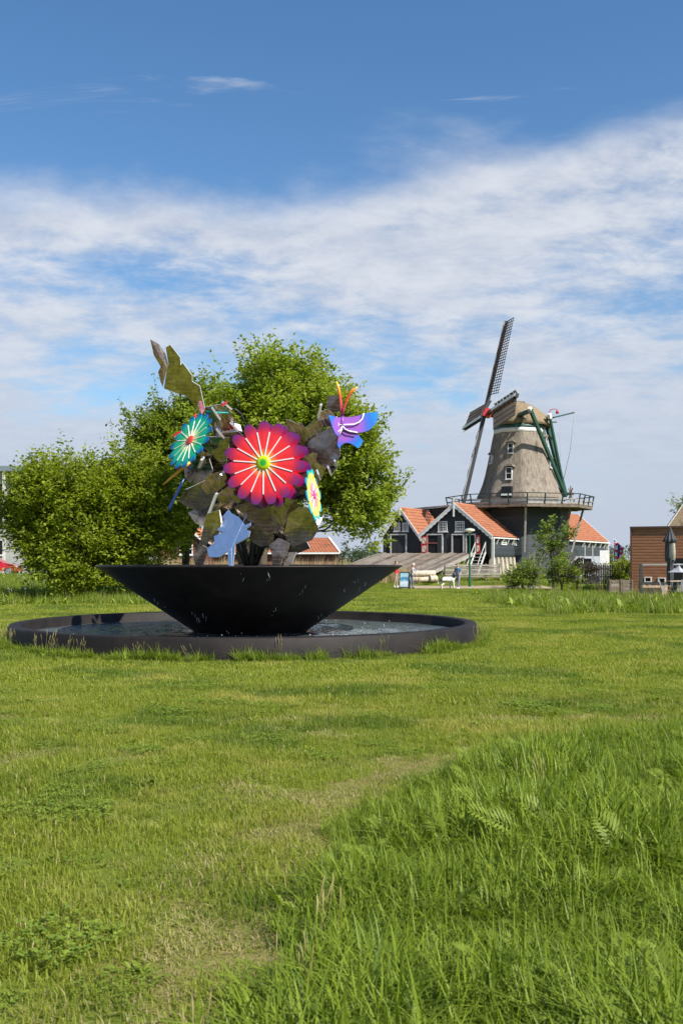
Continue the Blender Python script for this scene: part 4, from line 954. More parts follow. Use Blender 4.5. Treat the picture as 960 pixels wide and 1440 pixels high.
# ------------------------------------------------------------------ windmill
def windmill():
    MX, MY = 16.55, 96.0; C = Vector((MX, MY, 0)); Z = Vector((0, 0, 1))
    root = empty('windmill', (MX, MY, .6), 'tall thatched windmill with latticed sails and railed stage above the sheds', 'windmill')
    oct0 = R(-27)
    def dirn(a): return Vector((math.sin(a), -math.cos(a), 0))
    def ring(r_, z, n=48, p=1.0):
        out = []
        for k_ in range(n):
            a = 2 * math.pi * k_ / n; d = (a - oct0 + math.pi / 8) % (math.pi / 4) - math.pi / 8
            out.append(C + dirn(a) * (r_ * (1 / math.cos(d)) ** p) + Z * z)
        return out
    def stack(prof, n=48, p=1.0, name='body', mat=None, smooth=True):
        mb = MB(); rs = [ring(r_, z, n, p) for r_, z in prof]; vs = [q for r_ in rs for q in r_]
        mb.add(vs, [(i * n + k_, i * n + (k_ + 1) % n, (i + 1) * n + (k_ + 1) % n, (i + 1) * n + k_) for i in range(len(rs) - 1) for k_ in range(n)], 0, smooth)
        mb.add(rs[-1], [tuple(range(n))]); return mb.build(name, mat, root)
    stack([(4.25, .3), (4.20, 6.55), (4.0, 6.6)], 8 * 6, 1, 'base', M_shedblue, False)
    prof = [(3.70, 7.55), (3.72, 7.7), (3.50, 8.15), (3.22, 8.9), (2.98, 9.8), (2.76, 10.9), (2.56, 12.0), (2.38, 13.0), (2.22, 13.75), (2.20, 13.9)]
    def rad(z): return float(np.interp(z, [q[1] for q in prof], [q[0] for q in prof]))
    stack(prof, 64, .85, 'body', M_thatch)
    stack([(3.3, 6.7), (3.3, 7.6)], 48, 1, 'plinth', M_whitewood, False)
    stack([(2.19, 13.55), (2.30, 13.62), (2.30, 14.0), (2.2, 14.02)], 48, .6, 'white_band', M_white)
    stack([(2.36, 14.0), (2.40, 14.35), (2.2, 14.36)], 48, .3, 'cap_ring', M_green)
    # windows in the thatch
    for a, z, wd, ht in ((-27, 12.05, .50, .92), (-27, 9.72, .58, 1.05), (63, 12.75, .42, .8), (63, 10.75, .42, .8), (-76, 11.2, .4, .8)):
        n_ = dirn(R(a)); x = Vector((-n_.y, n_.x, 0)); r_ = rad(z - ht * .5); c = C + n_ * (r_ + .06) + Z * z
        wn = window(root, c, x, n_, wd, ht, 1, 2, .045)
        mb = MB(); mb.box(c - n_ * .25, (wd - .02, .44, ht - .02), Matrix((x, n_, Z)).transposed()); mb.build('reveal', M_whitewood, wn)
        mb = MB(); pts = [(-wd * .95, ht * .52), (-wd * .5, ht * .60), (0, ht * .63), (wd * .5, ht * .60), (wd * .95, ht * .52), (wd * .5, ht * .75), (0, ht * .80), (-wd * .5, ht * .75)]
        mb.prism([c + x * p_ + Z * q_ + n_ * .16 for p_, q_ in pts], -n_ * .55); mb.build('thatch_hood', M_thatch, wn)
    n_ = dirn(R(-27)); x = Vector((-n_.y, n_.x, 0)); c = C + n_ * 3.72 + Z * 7.95
    mb = MB(); mb.box(c, (.95, .5, 1.1), Matrix((x, n_, Z)).transposed()); mb.build('stage_door', M_glass, root)
    mb = MB(); mb.box(c + n_ * .27 - Z * .2, (.95, .06, .16), Matrix((x, n_, Z)).transposed()); mb.build('door_rail', M_white, root)
    # stage
    RS = 6.1; corners = [C + dirn(oct0 + math.pi / 8 + k_ * math.pi / 4) * (RS / math.cos(math.pi / 8)) for k_ in range(8)]
    mb = MB(); inner = [C + dirn(oct0 + math.pi / 8 + k_ * math.pi / 4) * 3.4 for k_ in range(8)]
    for k_ in range(8):
        a, b = corners[k_], corners[(k_ + 1) % 8]; c_, d = inner[k_], inner[(k_ + 1) % 8]
        nb = 20
        for i in range(nb):
            t0, t1 = i / nb, (i + .90) / nb; q0, q1 = c_.lerp(a, t0), d.lerp(b, t0); q2, q3 = d.lerp(b, t1), c_.lerp(a, t1)
            mb.prism([p_ + Z * 6.78 for p_ in (q0, q1, q2, q3)], Z * .05)
    st = mb.build('stage', M_greywood, root); st['kind'] = 'stuff'
    for k_ in range(8):
        a, b = corners[k_], corners[(k_ + 1) % 8]
        mb = MB(); mb.bar(a + Z * 6.66, b + Z * 6.66, .16, .24); mb.build('edge_beam', M_wood, st)
        mb = MB(); mb.bar(inner[k_].lerp(a, -.1) + Z * 6.60, a + Z * 6.60, .14, .22); mb.build('joist', M_wood, st)
        m_ = (a + b) / 2; mi = (inner[k_] + inner[(k_ + 1) % 8]) / 2; mb = MB(); mb.bar(mi + Z * 6.60, m_ + Z * 6.60, .14, .22); mb.build('joist', M_wood, st)
        mb = MB(); foot = C + (a - C).normalized() * 4.75 + Z * 2.6; mb.bar(foot, a.lerp(C, .12) + Z * 6.5, .17, .17, (1, 0, .01)); mb.build('strut', M_wood if k_ % 2 else M_greywood, root)
        outw = ((m_ - C).normalized()) * .16
        for i in range(3):
            p_ = a.lerp(b, (i + .03) / 3); mb = MB(); mb.bar(p_ + Z * 6.6, p_ + (p_ - C).normalized() * .22 + Z * 7.72, .09, .09, (1, .3, 0)); mb.build('railing_post', M_railgreen, st)
        oa, ob = a + (a - C).normalized() * .22, b + (b - C).normalized() * .22
        mb = MB(); mb.bar(oa + Z * 7.72, ob + Z * 7.72, .10, .07); mb.build('handrail', M_railgreen, st)
        mb = MB(); mb.bar(a.lerp(oa, .55) + Z * 7.25, b.lerp(ob, .55) + Z * 7.25, .04, .08); mb.build('middle_rail', M_greywood, st)
        mb = MB(); mb.bar(a.lerp(oa, .1) + Z * 6.93, b.lerp(ob, .1) + Z * 6.93, .03, .18); mb.build('kick_board', M_greywood, st)
    # cap
    nh = Vector((-.992, -.125, 0)).normalized(); uh = Vector((.125, -.992, 0)).normalized(); t_ = R(14)
    n3 = nh * math.cos(t_) + Z * math.sin(t_); v3 = -nh * math.sin(t_) + Z * math.cos(t_)
    mb = MB(); sec = [(2.0, 1.55, 1.85), (1.9, 1.75, 2.05), (1.1, 2.2, 2.28), (.2, 2.45, 2.30), (-.8, 2.45, 2.10), (-1.6, 2.2, 1.70), (-2.3, 1.75, 1.15), (-2.8, 1.2, .60), (-2.95, .8, .32)]; m_ = 25; vs = []
    for t, wd, ht in sec:
        for k_ in range(m_):
            s_ = -1 + 2 * k_ / (m_ - 1); x_ = wd * math.copysign(abs(s_) ** .85, s_) * (1 + .07 * (1 - abs(s_))); hz = ht * (1 - abs(s_) ** 1.75) ** .80
            vs.append(C + nh * t + uh * x_ + Z * (14.30 + hz))
    mb.add(vs, [(i * m_ + k_, i * m_ + k_ + 1, (i + 1) * m_ + k_ + 1, (i + 1) * m_ + k_) for i in range(len(sec) - 1) for k_ in range(m_ - 1)], 0, True)
    mb.add(vs[:m_], [tuple(range(m_))]); mb.add(vs[-m_:], [tuple(range(m_))])
    mb.add([vs[i * m_] for i in range(len(sec))] + [vs[i * m_ + m_ - 1] for i in range(len(sec))][::-1], [tuple(range(2 * len(sec)))])
    cap = mb.build('cap', M_thatchcap, root)
    mb = MB(); mb.tube([C + nh * .9 + Z * 16.62, C - nh * .5 + Z * 16.58], .10, 6); mb.build('ridge', M_wood, cap)
    # wind shaft, hub and sails
    hub = C + nh * 3.15 + Z * 15.52
    mb = MB(); mb.tube([hub - n3 * 2.4, hub + n3 * .1], .28, 10); mb.build('wind_shaft', M_darkmetal, root)
    mb = MB(); mb.box(hub, (.78, .78, .78), Matrix((uh, n3, v3)).transposed()); mb.build('hub', M_red, root)
    th = R(-2); A = v3 * math.cos(th) + uh * math.sin(th); B = uh * math.cos(th) - v3 * math.sin(th); Ls = 8.85
    for si, (d, e) in enumerate(((A, B), (B, -A), (-A, -B), (-B, A))):
        off = n3 * (.16 if si % 2 == 0 else -.16); h0 = hub + off
        le = lambda r_: (e * math.cos(R(16 - r_)) - n3 * math.sin(R(16 - r_)))
        mb = MB(); mb.bar(h0, h0 + d * Ls, .32, .34, n3); sail = mb.build('sail', M_darkmetal, root)
        mb = MB(); mb.bar(h0 + d * 1.6 + n3 * .188, h0 + d * Ls + n3 * .188, .28, .03, n3); mb.build('white_edge', M_white, sail)
        mb = MB()
        for i in range(28):
            r_ = 1.7 + (Ls - 1.75) * i / 27; mb.bar(h0 + d * r_ - le(r_) * .05, h0 + d * r_ + le(r_) * 1.75, .055, .05, n3)
        for q_ in (.45, .88, 1.3, 1.72):
            for i in range(9):
                ra, rb = 1.7 + (Ls - 1.75) * i / 9, 1.7 + (Ls - 1.75) * (i + 1) / 9; mb.bar(h0 + d * ra + le(ra) * q_ + n3 * .04, h0 + d * rb + le(rb) * q_ + n3 * .04, .05, .04, n3)
        lt = mb.build('lattice', M_latt, sail); lt['kind'] = 'stuff'
        mb = MB(); path = [h0 + d * (1.9 + (Ls - 2.3) * i / 14) + le(4) * (.22 + .05 * math.sin(i * 2.1)) + n3 * .14 for i in range(15)]; mb.tube(path, [.11 + .04 * math.sin(i * 1.7) for i in range(15)], 6); mb.build('rolled_sailcloth', M_brown, sail)
        if si in (1, 3):   # boards along the leading edge
            for i in range(7): 
                ra = 2.0 + i * .95; mb = MB(); mb.bar(h0 + d * ra - e * .36, h0 + d * (ra + .85) - e * .34, .03, .42, -e + n3); mb.build('wind_board', M_darkmetal if i % 2 else M_greywood, sail)
    # tail poles
    T = GP(794.5, 698, 97.2)
    lsn = GP(745.7, 577.5, 91.3); lsf = C + nh * 1.2 - uh * 3.6 + Z * 15.0; ssn = GP(772.5, 587, 94.2); ssf = C - nh * 2.2 - uh * 2.4 + Z * 14.8
    rear = C - nh * 2.6 + Z * 14.75
    def pole(nm, a, b, wd, mat): mb = MB(); mb.bar(a, b, wd, wd * 1.1, (.3, .2, .9)); return mb.build(nm, mat, root)
    pole('tail_pole', rear, T, .34, M_green); pole('brace', lsn, T + uh * .15, .26, M_green); pole('brace', lsf, T - uh * .2, .24, M_green); pole('brace', ssn, T + uh * .28 + nh * .1, .19, M_green); pole('brace', ssf, T - uh * .35, .19, M_green)
    pole('cross_beam', lsn - (lsf - lsn).normalized() * .2, lsf, .28, M_green); pole('cross_beam', ssn, ssf, .24, M_green)
    for q_, o_ in ((lsn, T), (ssn, T)): d = (q_ - o_).normalized(); mb = MB(); mb.bar(q_ - d * .1, q_ + d * .35, .285, .31, (.3, .2, .9)); mb.build('white_tip', M_white, root)
    pole('beam_stub', C + nh * .4 + uh * 2.0 + Z * 15.0, C + nh * .4 + uh * 3.0 + Z * 14.55, .26, M_wood)
    pp = GP(774, 588, 95); pq = GP(807, 580, 95); pole('yard', pp, pq, .10, M_green); pole('yard', GP(771, 594, 95), GP(782, 593.5, 95), .10, M_green)
    mb = MB(); mb.tube([pq, pq.lerp(GP(791, 678, 96.5), .5) + Vector((.15, 0, -.25)), GP(791, 678, 96.5)], .022, 5); mb.build('rope', M_greywood, root)
    for px in (783, 786.5): mb = MB(); mb.tube([GP(px, 593, 95), GP(px + .5, 660, 95.5)], .010, 4); mb.build('rope', M_greywood, root)
    mb = MB(); mb.tube([GP(771, 588, 94.6), GP(771, 580, 94.6), GP(774, 576, 94.6), GP(779, 575, 94.6), GP(783, 576, 94.6), GP(783, 579, 94.6)], .035, 6); mb.build('lamp_arm', M_red, root)
    mb = MB(); mb.lathe([(.05, .25), (.12, .1), (.16, -.1), (.02, -.12)], GP(783, 580, 94.6), 10); mb.build('lamp', M_red, root)
    # capstan wheel at the foot of the tail
    mb = MB(); cc = T + nh * -.5 + Z * .25
    for k_ in range(8): a = k_ * math.pi / 4; mb.bar(cc, cc + (uh * math.cos(a) + Z * math.sin(a)) * .75, .08, .08, nh)
    mb.tube([cc - nh * .3, cc + nh * .3], .14, 8); mb.build('capstan', M_wood, root)
windmill()

# ------------------------------------------------------------------ trees and shrubs
def limb(mb, a, b, r0, r1, rr, n=5, wob=.12):
    a, b = Vector(a), Vector(b); L = (b - a).length; path = []
    for i in range(n + 1):
        t = i / n; path.append(a.lerp(b, t) + Vector((rr.uniform(-1, 1), rr.uniform(-1, 1), rr.uniform(-.5, .5))) * wob * L * math.sin(math.pi * t) * .6)
    mb.tube(path, [r0 * (1 - i / n) + r1 * (i / n) for i in range(n + 1)], 6, 0, False); return path

def foliage(blobs, shoots, leaves, lsize, seed, up=.55, slen=(.5, 1.1), droop=0.0, fill=.42, wid=.55, spike=.10, boughs=16, clump=.8):
    """leaves set along many short shoots that grow outward through the crown's volume; blobs are (centre, radii, weight)"""
    r = np.random.default_rng(seed); wts = np.array([b[2] for b in blobs], float); wts /= wts.sum(); which = r.choice(len(blobs), shoots, p=wts)
    C = np.array([b[0] for b in blobs], float)[which]; Rd = np.array([b[1] for b in blobs], float)[which]
    d = r.normal(0, 1, (shoots, 3)); d /= np.linalg.norm(d, axis=1)[:, None]
    # lumpy radius, so that boughs stand out and gaps stay between them
    k = r.normal(0, 1, (len(blobs), 9, 3)); k /= np.linalg.norm(k, axis=2)[..., None]
    bump = np.max(np.einsum('ij,ikj->ik', d, k[which]), 1); rad = r.uniform(0, 1, shoots) ** fill * (0.60 + .46 * np.clip((bump - .40) / .6, 0, 1))
    # boughs: each ellipsoid carries clumps of shoots with gaps between them
    nb_ = boughs; bd = r.normal(0, 1, (len(blobs), nb_, 3)); bd /= np.linalg.norm(bd, axis=2)[..., None]; br = r.uniform(.35, 1.0, (len(blobs), nb_, 1)) ** .6
    pick = r.integers(0, nb_, shoots); bc = bd[which, pick] * br[which, pick]; q_ = r.normal(0, 1, (shoots, 3)); q_ /= np.linalg.norm(q_, axis=1)[:, None]
    rs = clump * r.uniform(.2, 1, shoots)[:, None] ** .5
    inner = r.uniform(0, 1, shoots) < .22
    P = np.where(inner[:, None], C + d * Rd * rad[:, None] * .8, C + bc * Rd * .92 + q_ * rs * np.array([1, 1, .7])); d = np.where(inner[:, None], d, bc * .8 + q_ * .6 + 1e-4); d /= np.linalg.norm(d, axis=1)[:, None]
    g = d * np.array([1, 1, .8]); g[:, 2] += up; g += r.normal(0, .35, (shoots, 3)); g /= np.linalg.norm(g, axis=1)[:, None]
    L = r.uniform(slen[0], slen[1], shoots)
    lg = (r.uniform(0, 1, shoots) < spike) & (d[:, 2] > -.1) & (rad > .6); L[lg] *= r.uniform(1.3, 2.1, lg.sum()); g[lg] += np.array([0, 0, 1.1]); g[lg] /= np.linalg.norm(g[lg], axis=1)[:, None]
    nl = leaves; t = (np.arange(nl) + .5) / nl
    base = P[:, None, :] + g[:, None, :] * (L[:, None] * t)[..., None]; base[..., 2] -= droop * (L[:, None] * t ** 2)
    base = base.reshape(-1, 3); N = len(base); base += r.normal(0, lsize * .45, (N, 3))
    a = np.repeat(g, nl, 0) * .55 + r.normal(0, .75, (N, 3)); a[:, 2] = a[:, 2] * .55 - .15; a /= np.linalg.norm(a, axis=1)[:, None]
    s = np.cross(a, r.normal(0, .5, (N, 3)) + np.array([0, 0, 1.0])); s /= np.linalg.norm(s, axis=1)[:, None] + 1e-6
    nrm = np.cross(s, a); ll = lsize * r.uniform(.6, 1.25, N)[:, None]; ww = ll * wid
    V = np.stack([base, base + a * ll * .5 + s * ww * .5 + nrm * ll * .10, base + a * ll, base + a * ll * .5 - s * ww * .5 + nrm * ll * .10], 1).reshape(-1, 3)
    b = np.arange(N)[:, None] * 4; T = np.concatenate([b + [[0, 1, 2]], b + [[0, 2, 3]]], 1).reshape(-1, 3)
    return V, T, P, g, L

def tree(name, label, cat, base, trunk_h, blobs, shoots, leaves, lsize, mat, seed, trunk_r=.3, stems=1, group=None, nb=26, **kw):
    base = Vector(base); root = empty(name, base, label, cat, group); rr = random.Random(seed)
    V, T, P, g, L = foliage(blobs, shoots, leaves, lsize, seed, **kw)
    c = link('crown', fast_mesh('crown', V - np.array(base), T, mat), root, False)
    mb = MB(); tops = []
    for k_ in range(stems):
        a = Vector((rr.uniform(-.4, .4), rr.uniform(-.4, .4), -.1)) * (trunk_r * 3 if stems > 1 else .2); top = Vector((a.x * 2.2, a.y * 2.2, trunk_h * rr.uniform(.85, 1.1)))
        pth = limb(mb, a, top, trunk_r, trunk_r * .62, rr, 5, .05); tops.append((top, pth))
    bl = [(Vector(b[0]) - base, Vector(b[1]), b[2]) for b in blobs]
    for k_ in range(nb):
        cc, rd, _ = bl[k_ % len(bl)]; q = Vector((rr.gauss(0, 1), rr.gauss(0, 1), rr.gauss(.3, 1))).normalized(); tgt = cc + Vector((q.x * rd.x, q.y * rd.y, q.z * rd.z)) * rr.uniform(.55, .88)
        st = rr.choice(tops)[0]; mid = st.lerp(cc, rr.uniform(.2, .8)) + Vector((0, 0, rr.uniform(-.2, .4)))
        limb(mb, st, mid, trunk_r * .42, trunk_r * .22, rr, 4); limb(mb, mid, tgt, trunk_r * .22, .015, rr, 5)
    # thin twigs under the leaves
    idx = np.linspace(0, len(P) - 1, min(len(P), 700)).astype(int)
    for i in idx: a = Vector(P[i]) - base; q = Vector(g[i]) * float(L[i]); mb.tube([a - q * .6, a + q], [.018, .006], 3, 0, False)
    mb.build('trunk', M_bark, root, False)
    return root

def blob(px, py, Y, rx, ry, rz=None, wt=1.0):
    """ellipsoid of foliage given by its place and half-width, half-height in pixels at distance Y; rz = half depth in metres"""
    c = GP(px, py, Y); a, b = rx / F * Y, ry / F * Y; return ((c.x, c.y, c.z), (a, rz or a * .9, b), wt * a * b)

def trees():
    Y = 47.0
    tree('broadleaf_tree', 'tall full-crowned green tree directly behind the flower sculpture', 'tree', GP(360, 788 + F * H / Y, Y), 2.6,
         [blob(398, 596, Y, 88, 86), blob(392, 542, Y, 60, 36), blob(330, 620, Y - 1, 62, 80), blob(460, 640, Y - .5, 78, 84), blob(505, 690, Y, 56, 58), blob(390, 670, Y, 90, 70), blob(330, 690, Y, 70, 55), blob(500, 730, Y, 46, 26, wt=.7), blob(420, 596, Y - 1, 72, 62)],
         5200, 22, .215, M_leaf_tree, 11, .30, 4, slen=(.45, 1.0), clump=1.0, up=.75, nb=40)
    Y2 = 53.0
    tree('broadleaf_tree', 'darker green tree behind the teal flower, between the round bush and the tall tree', 'tree', GP(262, 788 + F * H / Y2, Y2), 2.4,
         [blob(262, 630, Y2, 52, 62), blob(288, 572, Y2, 26, 34), blob(240, 670, Y2, 48, 60), blob(290, 690, Y2, 50, 50), blob(222, 610, Y2, 28, 42)],
         2500, 22, .215, M_leaf_dark, 12, .26, 2, slen=(.45, 1.0), clump=.95, up=.7)
    Y3 = 49.0
    tree('round_bush', 'big round yellow-green bush with upright shoots at the left of the fountain', 'bush', GP(120, 788 + F * H / Y3, Y3), 1.0,
         [blob(125, 742, Y3, 108, 80), blob(75, 712, Y3, 60, 60), blob(175, 705, Y3 - .5, 64, 62), blob(44, 738, Y3, 48, 48), blob(205, 742, Y3 - 1, 44, 58), blob(128, 780, Y3 - 1, 96, 50), blob(125, 690, Y3, 85, 36), blob(190, 668, Y3, 36, 26)],
         5000, 22, .20, M_leaf_bush, 13, .10, 9, slen=(.5, 1.2), clump=.85, up=.75, fill=.36, spike=.10)
    # young tree and shrubs on the bank below the mill
    Y4 = 66.0
    tree('young_tree', 'slim young tree with fresh light green leaves in front of the mill base', 'tree', GP(778, 788 + F * H / Y4, Y4), 1.6,
         [blob(772, 755, Y4, 16, 20, 1.0), blob(790, 762, Y4, 14, 20, .9), blob(778, 778, Y4, 20, 20, 1.1), blob(770, 742, Y4, 7, 9, .4), blob(797, 752, Y4, 6, 14, .4)], 130, 11, .20, M_leaf_fresh, 14, .06, 2, slen=(.4, .8), up=.6, nb=14, wid=.7, clump=.3, boughs=7)
    tree('bush', 'dense fresh green bush on the bank in front of the concrete piers', 'bush', GP(735, 788 + F * H / 61, 61), .4,
         [blob(733, 812, 61, 22, 15, .9), blob(748, 802, 61, 14, 15, .7), blob(722, 818, 61, 12, 10, .6)], 230, 13, .15, M_leaf_fresh, 15, .04, 4, slen=(.3, .6), nb=8, clump=.3, boughs=7)
    tree('bush', 'low dark reddish shrub between the young tree and the picket fence', 'bush', GP(812, 788 + F * H / 63, 63), .4,
         [blob(812, 798, 63, 20, 12, .9), blob(824, 806, 63, 12, 10, .7), blob(800, 806, 63, 12, 10, .7)], 170, 12, .14, M_leaf_red, 16, .04, 4, slen=(.3, .6), nb=8, clump=.3, boughs=7)
    tree('bush', 'small green bush at the foot of the young tree', 'bush', GP(790, 788 + F * H / 62, 62), .4,
         [blob(787, 805, 62, 16, 14, .8), blob(806, 812, 62, 14, 10, .7), blob(776, 800, 62, 10, 12, .6)], 200, 12, .14, M_leaf_fresh, 17, .04, 3, slen=(.3, .6), nb=8, clump=.3, boughs=7)
    tree('bush', 'yellow-green bush behind the timber planters beside the cladded building', 'bush', GP(874, 788 + F * H / 66, 66), .4,
         [blob(876, 798, 66, 14, 14, .9), blob(868, 806, 66, 12, 10, .7), blob(884, 806, 66, 8, 12, .6)], 170, 12, .15, M_leaf_bush, 18, .04, 3, slen=(.3, .6), nb=8, clump=.3, boughs=7)
    # bare twiggy shrub
    b = empty('bare_shrub', GP(747, 788 + F * H / 64, 64), 'leafless twiggy shrub beside the young tree', 'shrub'); rr = random.Random(9); mb = MB()
    for k_ in range(16):
        a = Vector((rr.uniform(-.2, .2), rr.uniform(-.2, .2), 0)); t = Vector((rr.uniform(-.75, .75), rr.uniform(-.5, .5), rr.uniform(1.4, 2.7))); p_ = limb(mb, a, t, .03, .008, rr, 5)
        for q_ in range(3): s_ = p_[2 + q_]; limb(mb, s_, s_ + Vector((rr.uniform(-.4, .4), rr.uniform(-.3, .3), rr.uniform(.2, .6))), .012, .004, rr, 3)
    mb.build('twigs', M_greywood, b, False)
    # tree top over the roof at the right
    tree('broadleaf_tree', 'tree rising behind the shingled gable roof beside the cladded building', 'tree', GP(966, 812, 98), 7, [blob(962, 712, 98, 13, 9), blob(980, 725, 98, 28, 30)], 160, 14, .26, M_leaf_dark, 19, .2, 1, nb=10)
    # far wood on the horizon
    r = np.random.default_rng(4); bl = []
    for k_ in range(110):
        x = r.uniform(-190, 210); Yf = r.uniform(330, 420); h_ = r.uniform(3.0, 7.5) * (1.0 if abs(x - 10) > 25 else .8); bl.append(((x, Yf, h_ * .55 + .6), (r.uniform(3, 8), 4, h_ * .6), h_))
    V, T, *_ = foliage(bl, 5200, 8, 1.0, 5, slen=(.6, 1.6), fill=.3, clump=1.5); tag(link('far_wood', fast_mesh('far_wood', V, T, M_leaf_far)), kind='stuff')
trees()

# ------------------------------------------------------------------ barns and other buildings
def barns():
    Z = Vector((0, 0, 1))
    b = empty('barn', GP(256, 800, 78), 'red-brown boarded barn gable with white edges behind the round bush', 'barn'); Yb = 78.0
    g = [GP(222, 812, Yb), GP(289, 812, Yb), GP(289, 764, Yb), GP(257, 738, Yb), GP(222, 764, Yb)]
    mb = MB(); mb.prism(g, Vector((0, 9, 0))); mb.build('wall', M_barn, b)
    for s_, (px, py) in ((0, (219, 766.5)), (1, (292, 766.5))):
        e = GP(px, py, Yb); r0 = GP(257, 737, Yb); tiles('roof', e - Vector((0, .25, 0)), e + Vector((0, 9.2, 0)), r0 - Vector((0, .25, 0)), r0 + Vector((0, 9.2, 0)), M_tileold, b)
        verge(b, e - Vector((0, .3, -.14)), r0 - Vector((0, .3, -.14)), .2, .06, Vector((0, -1, 0)), wavy=False)
    window(b, GP(262, 772, Yb), (1, 0, 0), (0, -1, 0), 1.0, .9, 2, 2)
    c = empty('barn', GP(400, 800, 84), 'long low barn with weathered orange roof and white gutter behind the reeds', 'barn'); Yc = 82.0
    e0, e1 = GP(280, 778, Yc), GP(478, 777.5, Yc); r0, r1 = GP(290, 757, Yc + 3.5), GP(462, 757, Yc + 3.5)
    mb = MB(); mb.prism([GP(282, 812, Yc + .3), GP(475, 812, Yc + .3), GP(475, 778, Yc + .3), GP(282, 778, Yc + .3)], Vector((0, 6.4, 0))); mb.build('wall', M_barn, c)
    tiles('roof', e0, e1, r0, r1, M_tileold, c); tiles('roof', e1, e1 + Vector((0, 7, 0)), r1, r1 + Vector((0, .02, 0)), M_tileold, c); tiles('roof', e1 + Vector((0, 7, 0)), e0 + Vector((0, 7, 0)), r1, r0, M_tileold, c)
    mb = MB(); mb.bar(e0 - Z * .02, e1 - Z * .02, .14, .13); mb.build('gutter', M_white, c); mb = MB(); mb.bar(e1 + Z * .05, r1 + Z * .08, .14, .10); mb.build('hip_edge', M_white, c)
    # grey flat-roofed block at the far left
    d = empty('modern_building', GP(-20, 805, 100), 'grey flat-roofed modern building half hidden behind the round bush', 'building')
    mb = MB(); mb.prism([GP(-110, 812, 100), GP(27, 812, 100), GP(27, 663, 100), GP(-110, 663, 100)], Vector((0, 12, 0))); mb.build('wall', pmat('grey_render', (.30, .31, .31), (.36, .365, .36), 1, .8), d)
    mb = MB(); mb.prism([GP(-112, 662.5, 99), GP(31, 662.5, 99), GP(31, 655, 99), GP(-112, 655, 99)], Vector((0, 14, 0))); mb.build('roof', pmat('blue_grey_roof_edge', (.16, .20, .23), rough=.5), d)
    for px in (-70, -30, 6): mb = MB(); mb.bar(GP(px, 812, 99.2), GP(px, 664, 99.2), .22, .22, (0, 1, 0)); mb.build('column', M_whitewood, d)
    for i in range(3):
        for j in range(3): window(d, GP(-86 + j * 40, 690 + i * 40, 100), (1, 0, 0), (0, -1, 0), 1.7, 1.5, 2, 1)
    # brown cladded building at the right
    k_ = empty('cladded_building', GP(925, 835, 56), 'brown flat-roofed building of horizontal boards beside the terrace', 'building')
    A, B = GP(888, 836, 57.5), GP(1010, 836, 55.5); A.z = B.z = 0; top = 3.62; d_ = (B - A).normalized(); nn = Vector((d_.y, -d_.x, 0)); back = -nn
    mb = MB(); mb.prism([A, B, B + Z * top, A + Z * top], back * 7); mb.build('wall', M_dark, k_)
    nb = 22; h_ = top / nb; L = (B - A).length
    bm_ = MB(); bm_.box((0, 0, 0), (L + .04, .035, h_ - .012)); board = bm_.mesh('board', M_clad); sm_ = MB(); sm_.box((0, 0, 0), (7.0, .035, h_ - .012)); sboard = sm_.mesh('board', M_clad)
    rot = math.atan2(d_.y, d_.x)
    for i in range(nb):
        o = link('board', board, k_, False); o.location = (A + B) / 2 + nn * .022 + Z * (i + .5) * h_ - k_.location; o.rotation_euler = (R(-3.0), 0, rot)
        o = link('board', sboard, k_, False); o.location = A + back * 3.5 - d_ * .022 + Z * (i + .5) * h_ - k_.location; o.rotation_euler = (R(-3), 0, rot - math.pi / 2)
    mb = MB(); mb.bar(A + Z * (top + .05) + nn * .06 - d_ * .1, B + Z * (top + .05) + nn * .06, .16, .12); mb.build('roof_edge', pmat('dark_brown_trim', (.07, .035, .025), rough=.5), k_)
    mb = MB(); mb.prism([A - d_ * .1 + Z * (top + .02), B + Z * (top + .02), B + back * 7.1 + Z * (top + .02), A - d_ * .1 + back * 7.1 + Z * (top + .02)], Z * .06); mb.build('roof', M_darkmetal, k_)
    mb = MB(); mb.bar(A - d_ * .04 + nn * .05, A - d_ * .04 + nn * .05 + Z * top, .10, .10, nn); mb.build('corner_board', pmat('brown_trim', (.10, .05, .033), rough=.5), k_)
    for px, py, wd, ht in ((911.5, 815, .38, .30), (931, 816, .40, .30)):
        t = ((px - 888) / 122); c_ = A.lerp(B, t); c_.z = H - (py - YH) / F * c_.y; window(k_, c_ + nn * .05, d_, nn, wd, ht, 1, 1, .05, sill=False)
    c_ = A.lerp(B, .64); mb = MB(); mb.box(c_ + nn * .05 + Z * 1.0, (1.6, .06, 1.9), Matrix((d_, nn, Z)).transposed()); mb.build('hatch_shade_panel', M_dark, k_)  # solid near-black box painted as the shade of an opening
    # shingled gable behind it
    s_ = empty('gable_house', GP(985, 812, 84), 'house with brown shingled gable roof rising behind the cladded building', 'house'); Yh = 84.0
    M_sh = pmat('brown_shingles', (.20, .145, .095), (.29, .22, .15), 6, .9, c3=(.14, .10, .07), bump=.03, bscale=9)
    g = [GP(934, 812, Yh), GP(1042, 812, Yh), GP(1042, 746, Yh), GP(988, 668, Yh), GP(934, 746, Yh)]
    mb = MB(); mb.prism(g, Vector((4, 9, 0))); mb.build('wall', M_sh, s_); r0 = GP(988, 666.5, Yh)
    for px in (931, 1045):
        e = GP(px, 749, Yh); tiles('roof', e - Vector((0, .2, 0)), e + Vector((4, 9, 0)), r0 - Vector((0, .2, 0)), r0 + Vector((4, 9, 0)), M_sh, s_)
        verge(s_, e - Vector((0, .25, -.1)), r0 - Vector((0, .25, -.1)), .16, .06, Vector((0, -1, 0)), M_whitewood, False)
